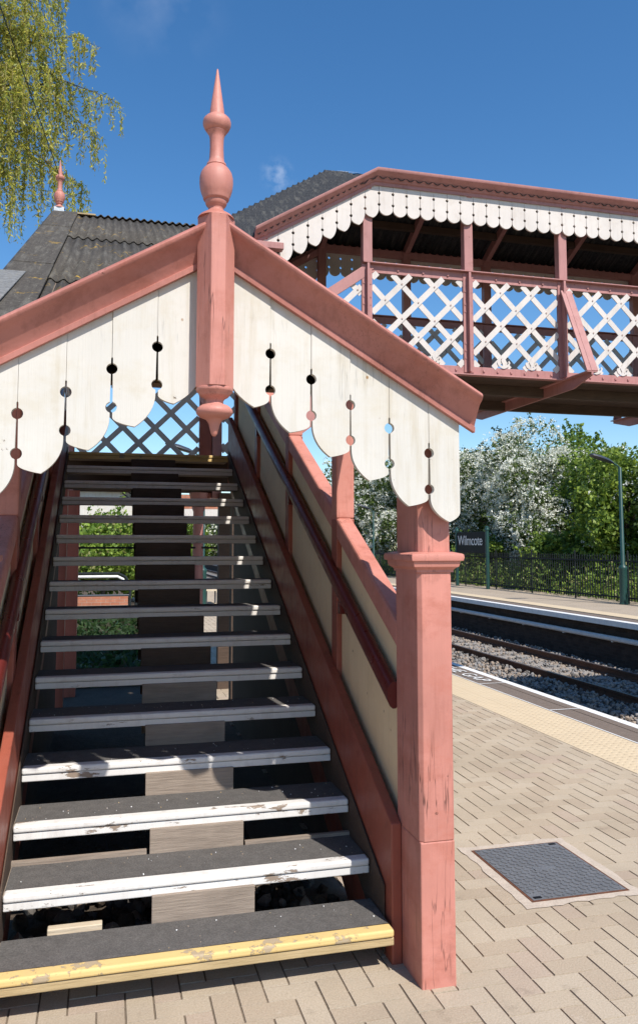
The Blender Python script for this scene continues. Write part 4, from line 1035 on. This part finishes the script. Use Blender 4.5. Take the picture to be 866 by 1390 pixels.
# cable from the left finial up to a pole out of view
p0 = Vector((-.56, 8.5, 5.50)); p1 = Vector((-.838, 6, 5.498 + .0)); d = (p1 - p0)
pe = Vector((-1.72, -1.9, 5.9))
m = MB(); pts = [p0 + (pe - p0) * t + Vector((0, 0, -.0 * math.sin(math.pi * t))) for t in [k / 16 for k in range(17)]]
m.tube(pts, .0045, 5); tag(m.build('overhead_cable', PLASTIC, loc=tuple(p0), smooth=60), 'thin black cable rising from the small finial up across the willow', 'cable')

# ------------------------------------------------------------------ light, sky, camera
EL, DX, DY = 51., .34, -1.
sd = Vector((DX, DY, 0)).normalized() * math.cos(R(EL)) + Vector((0, 0, math.sin(R(EL))))
lt = bpy.data.lights.new('sun', 'SUN'); lt.energy = 5.0; lt.angle = R(.53); lt.color = (1, .955, .89)
so = bpy.data.objects.new('sun', lt); COL.objects.link(so); so.rotation_euler = (-sd).to_track_quat('-Z', 'Y').to_euler(); so.location = (6, -18, 24)
w = bpy.data.worlds.new('World'); S.world = w; w.use_nodes = True; nt = w.node_tree; nt.nodes.clear()
sky = nt.nodes.new('ShaderNodeTexSky'); sky.sky_type = 'NISHITA'; sky.sun_disc = False; sky.sun_elevation = R(EL)
sky.sun_rotation = math.atan2(DX, DY); sky.air_density = 1.0; sky.dust_density = .35; sky.ozone_density = 2.6; sky.altitude = 50
bg = nt.nodes.new('ShaderNodeBackground'); bg.inputs[1].default_value = .138
# two faint wisps of cloud in the sky
tc = nt.nodes.new('ShaderNodeTexCoord')
def wisp(direction, rad, scale, amt, prev):
    dt = nt.nodes.new('ShaderNodeVectorMath'); dt.operation = 'DISTANCE'; dt.inputs[1].default_value = direction
    nt.links.new(tc.outputs['Generated'], dt.inputs[0])
    mr = nt.nodes.new('ShaderNodeMapRange'); mr.inputs[1].default_value = 0; mr.inputs[2].default_value = rad; mr.inputs[3].default_value = 1; mr.inputs[4].default_value = 0; mr.interpolation_type = 'SMOOTHSTEP'
    nt.links.new(dt.outputs['Value'], mr.inputs[0])
    nz = nt.nodes.new('ShaderNodeTexNoise'); nz.inputs['Scale'].default_value = scale; nz.inputs['Detail'].default_value = 6; nt.links.new(tc.outputs['Generated'], nz.inputs['Vector'])
    m2 = nt.nodes.new('ShaderNodeMapRange'); m2.inputs[1].default_value = .42; m2.inputs[2].default_value = .75; m2.inputs[4].default_value = amt
    nt.links.new(nz.outputs['Fac'], m2.inputs[0])
    mu = nt.nodes.new('ShaderNodeMath'); mu.operation = 'MULTIPLY'; nt.links.new(mr.outputs[0], mu.inputs[0]); nt.links.new(m2.outputs[0], mu.inputs[1])
    mx = nt.nodes.new('ShaderNodeMix'); mx.data_type = 'RGBA'; nt.links.new(mu.outputs[0], mx.inputs[0]); nt.links.new(prev, mx.inputs[6]); mx.inputs[7].default_value = (7, 7.3, 7.8, 1)
    return mx.outputs[2]
yaw, pit = math.atan(287 / 1090), math.atan(90 / 1090)
Fv = Vector((math.sin(yaw) * math.cos(pit), math.cos(yaw) * math.cos(pit), math.sin(pit))); Rv = Vector((math.cos(yaw), -math.sin(yaw), 0)); Uv = Rv.cross(Fv)
def dirpx(x, y): return tuple((Fv + Rv * ((x - 433) / 1090) + Uv * ((650 - y) / 1090)).normalized())
c = wisp(dirpx(377, 238), 0.026, 60, .35, sky.outputs[0]); c = wisp(dirpx(215, -30), .10, 22, .10, c)
hs = nt.nodes.new('ShaderNodeHueSaturation'); hs.inputs['Saturation'].default_value = 1.27; nt.links.new(c, hs.inputs['Color']); nt.links.new(hs.outputs[0], bg.inputs[0])
wo = nt.nodes.new('ShaderNodeOutputWorld'); nt.links.new(bg.outputs[0], wo.inputs[0])

cam = bpy.data.cameras.new('camera'); co = bpy.data.objects.new('camera', cam); COL.objects.link(co); S.camera = co
co.location = (0, 0, 1.65); co.rotation_euler = (R(90) + pit, 0, -yaw)
cam.sensor_fit = 'VERTICAL'; cam.sensor_height = 36; cam.lens = 36 * 1090 / 1390; cam.shift_y = -45 / 1390; cam.clip_end = 2000; cam.clip_start = .05
S.view_settings.view_transform = 'Standard'; S.view_settings.look = 'None'; S.view_settings.exposure = .27; S.view_settings.gamma = 1
S.cycles.use_denoising = True
S.cycles.max_bounces = 8; S.cycles.diffuse_bounces = 6; S.cycles.transparent_max_bounces = 4
for o in bpy.data.objects:
    if '_base' in o: del o['_base']
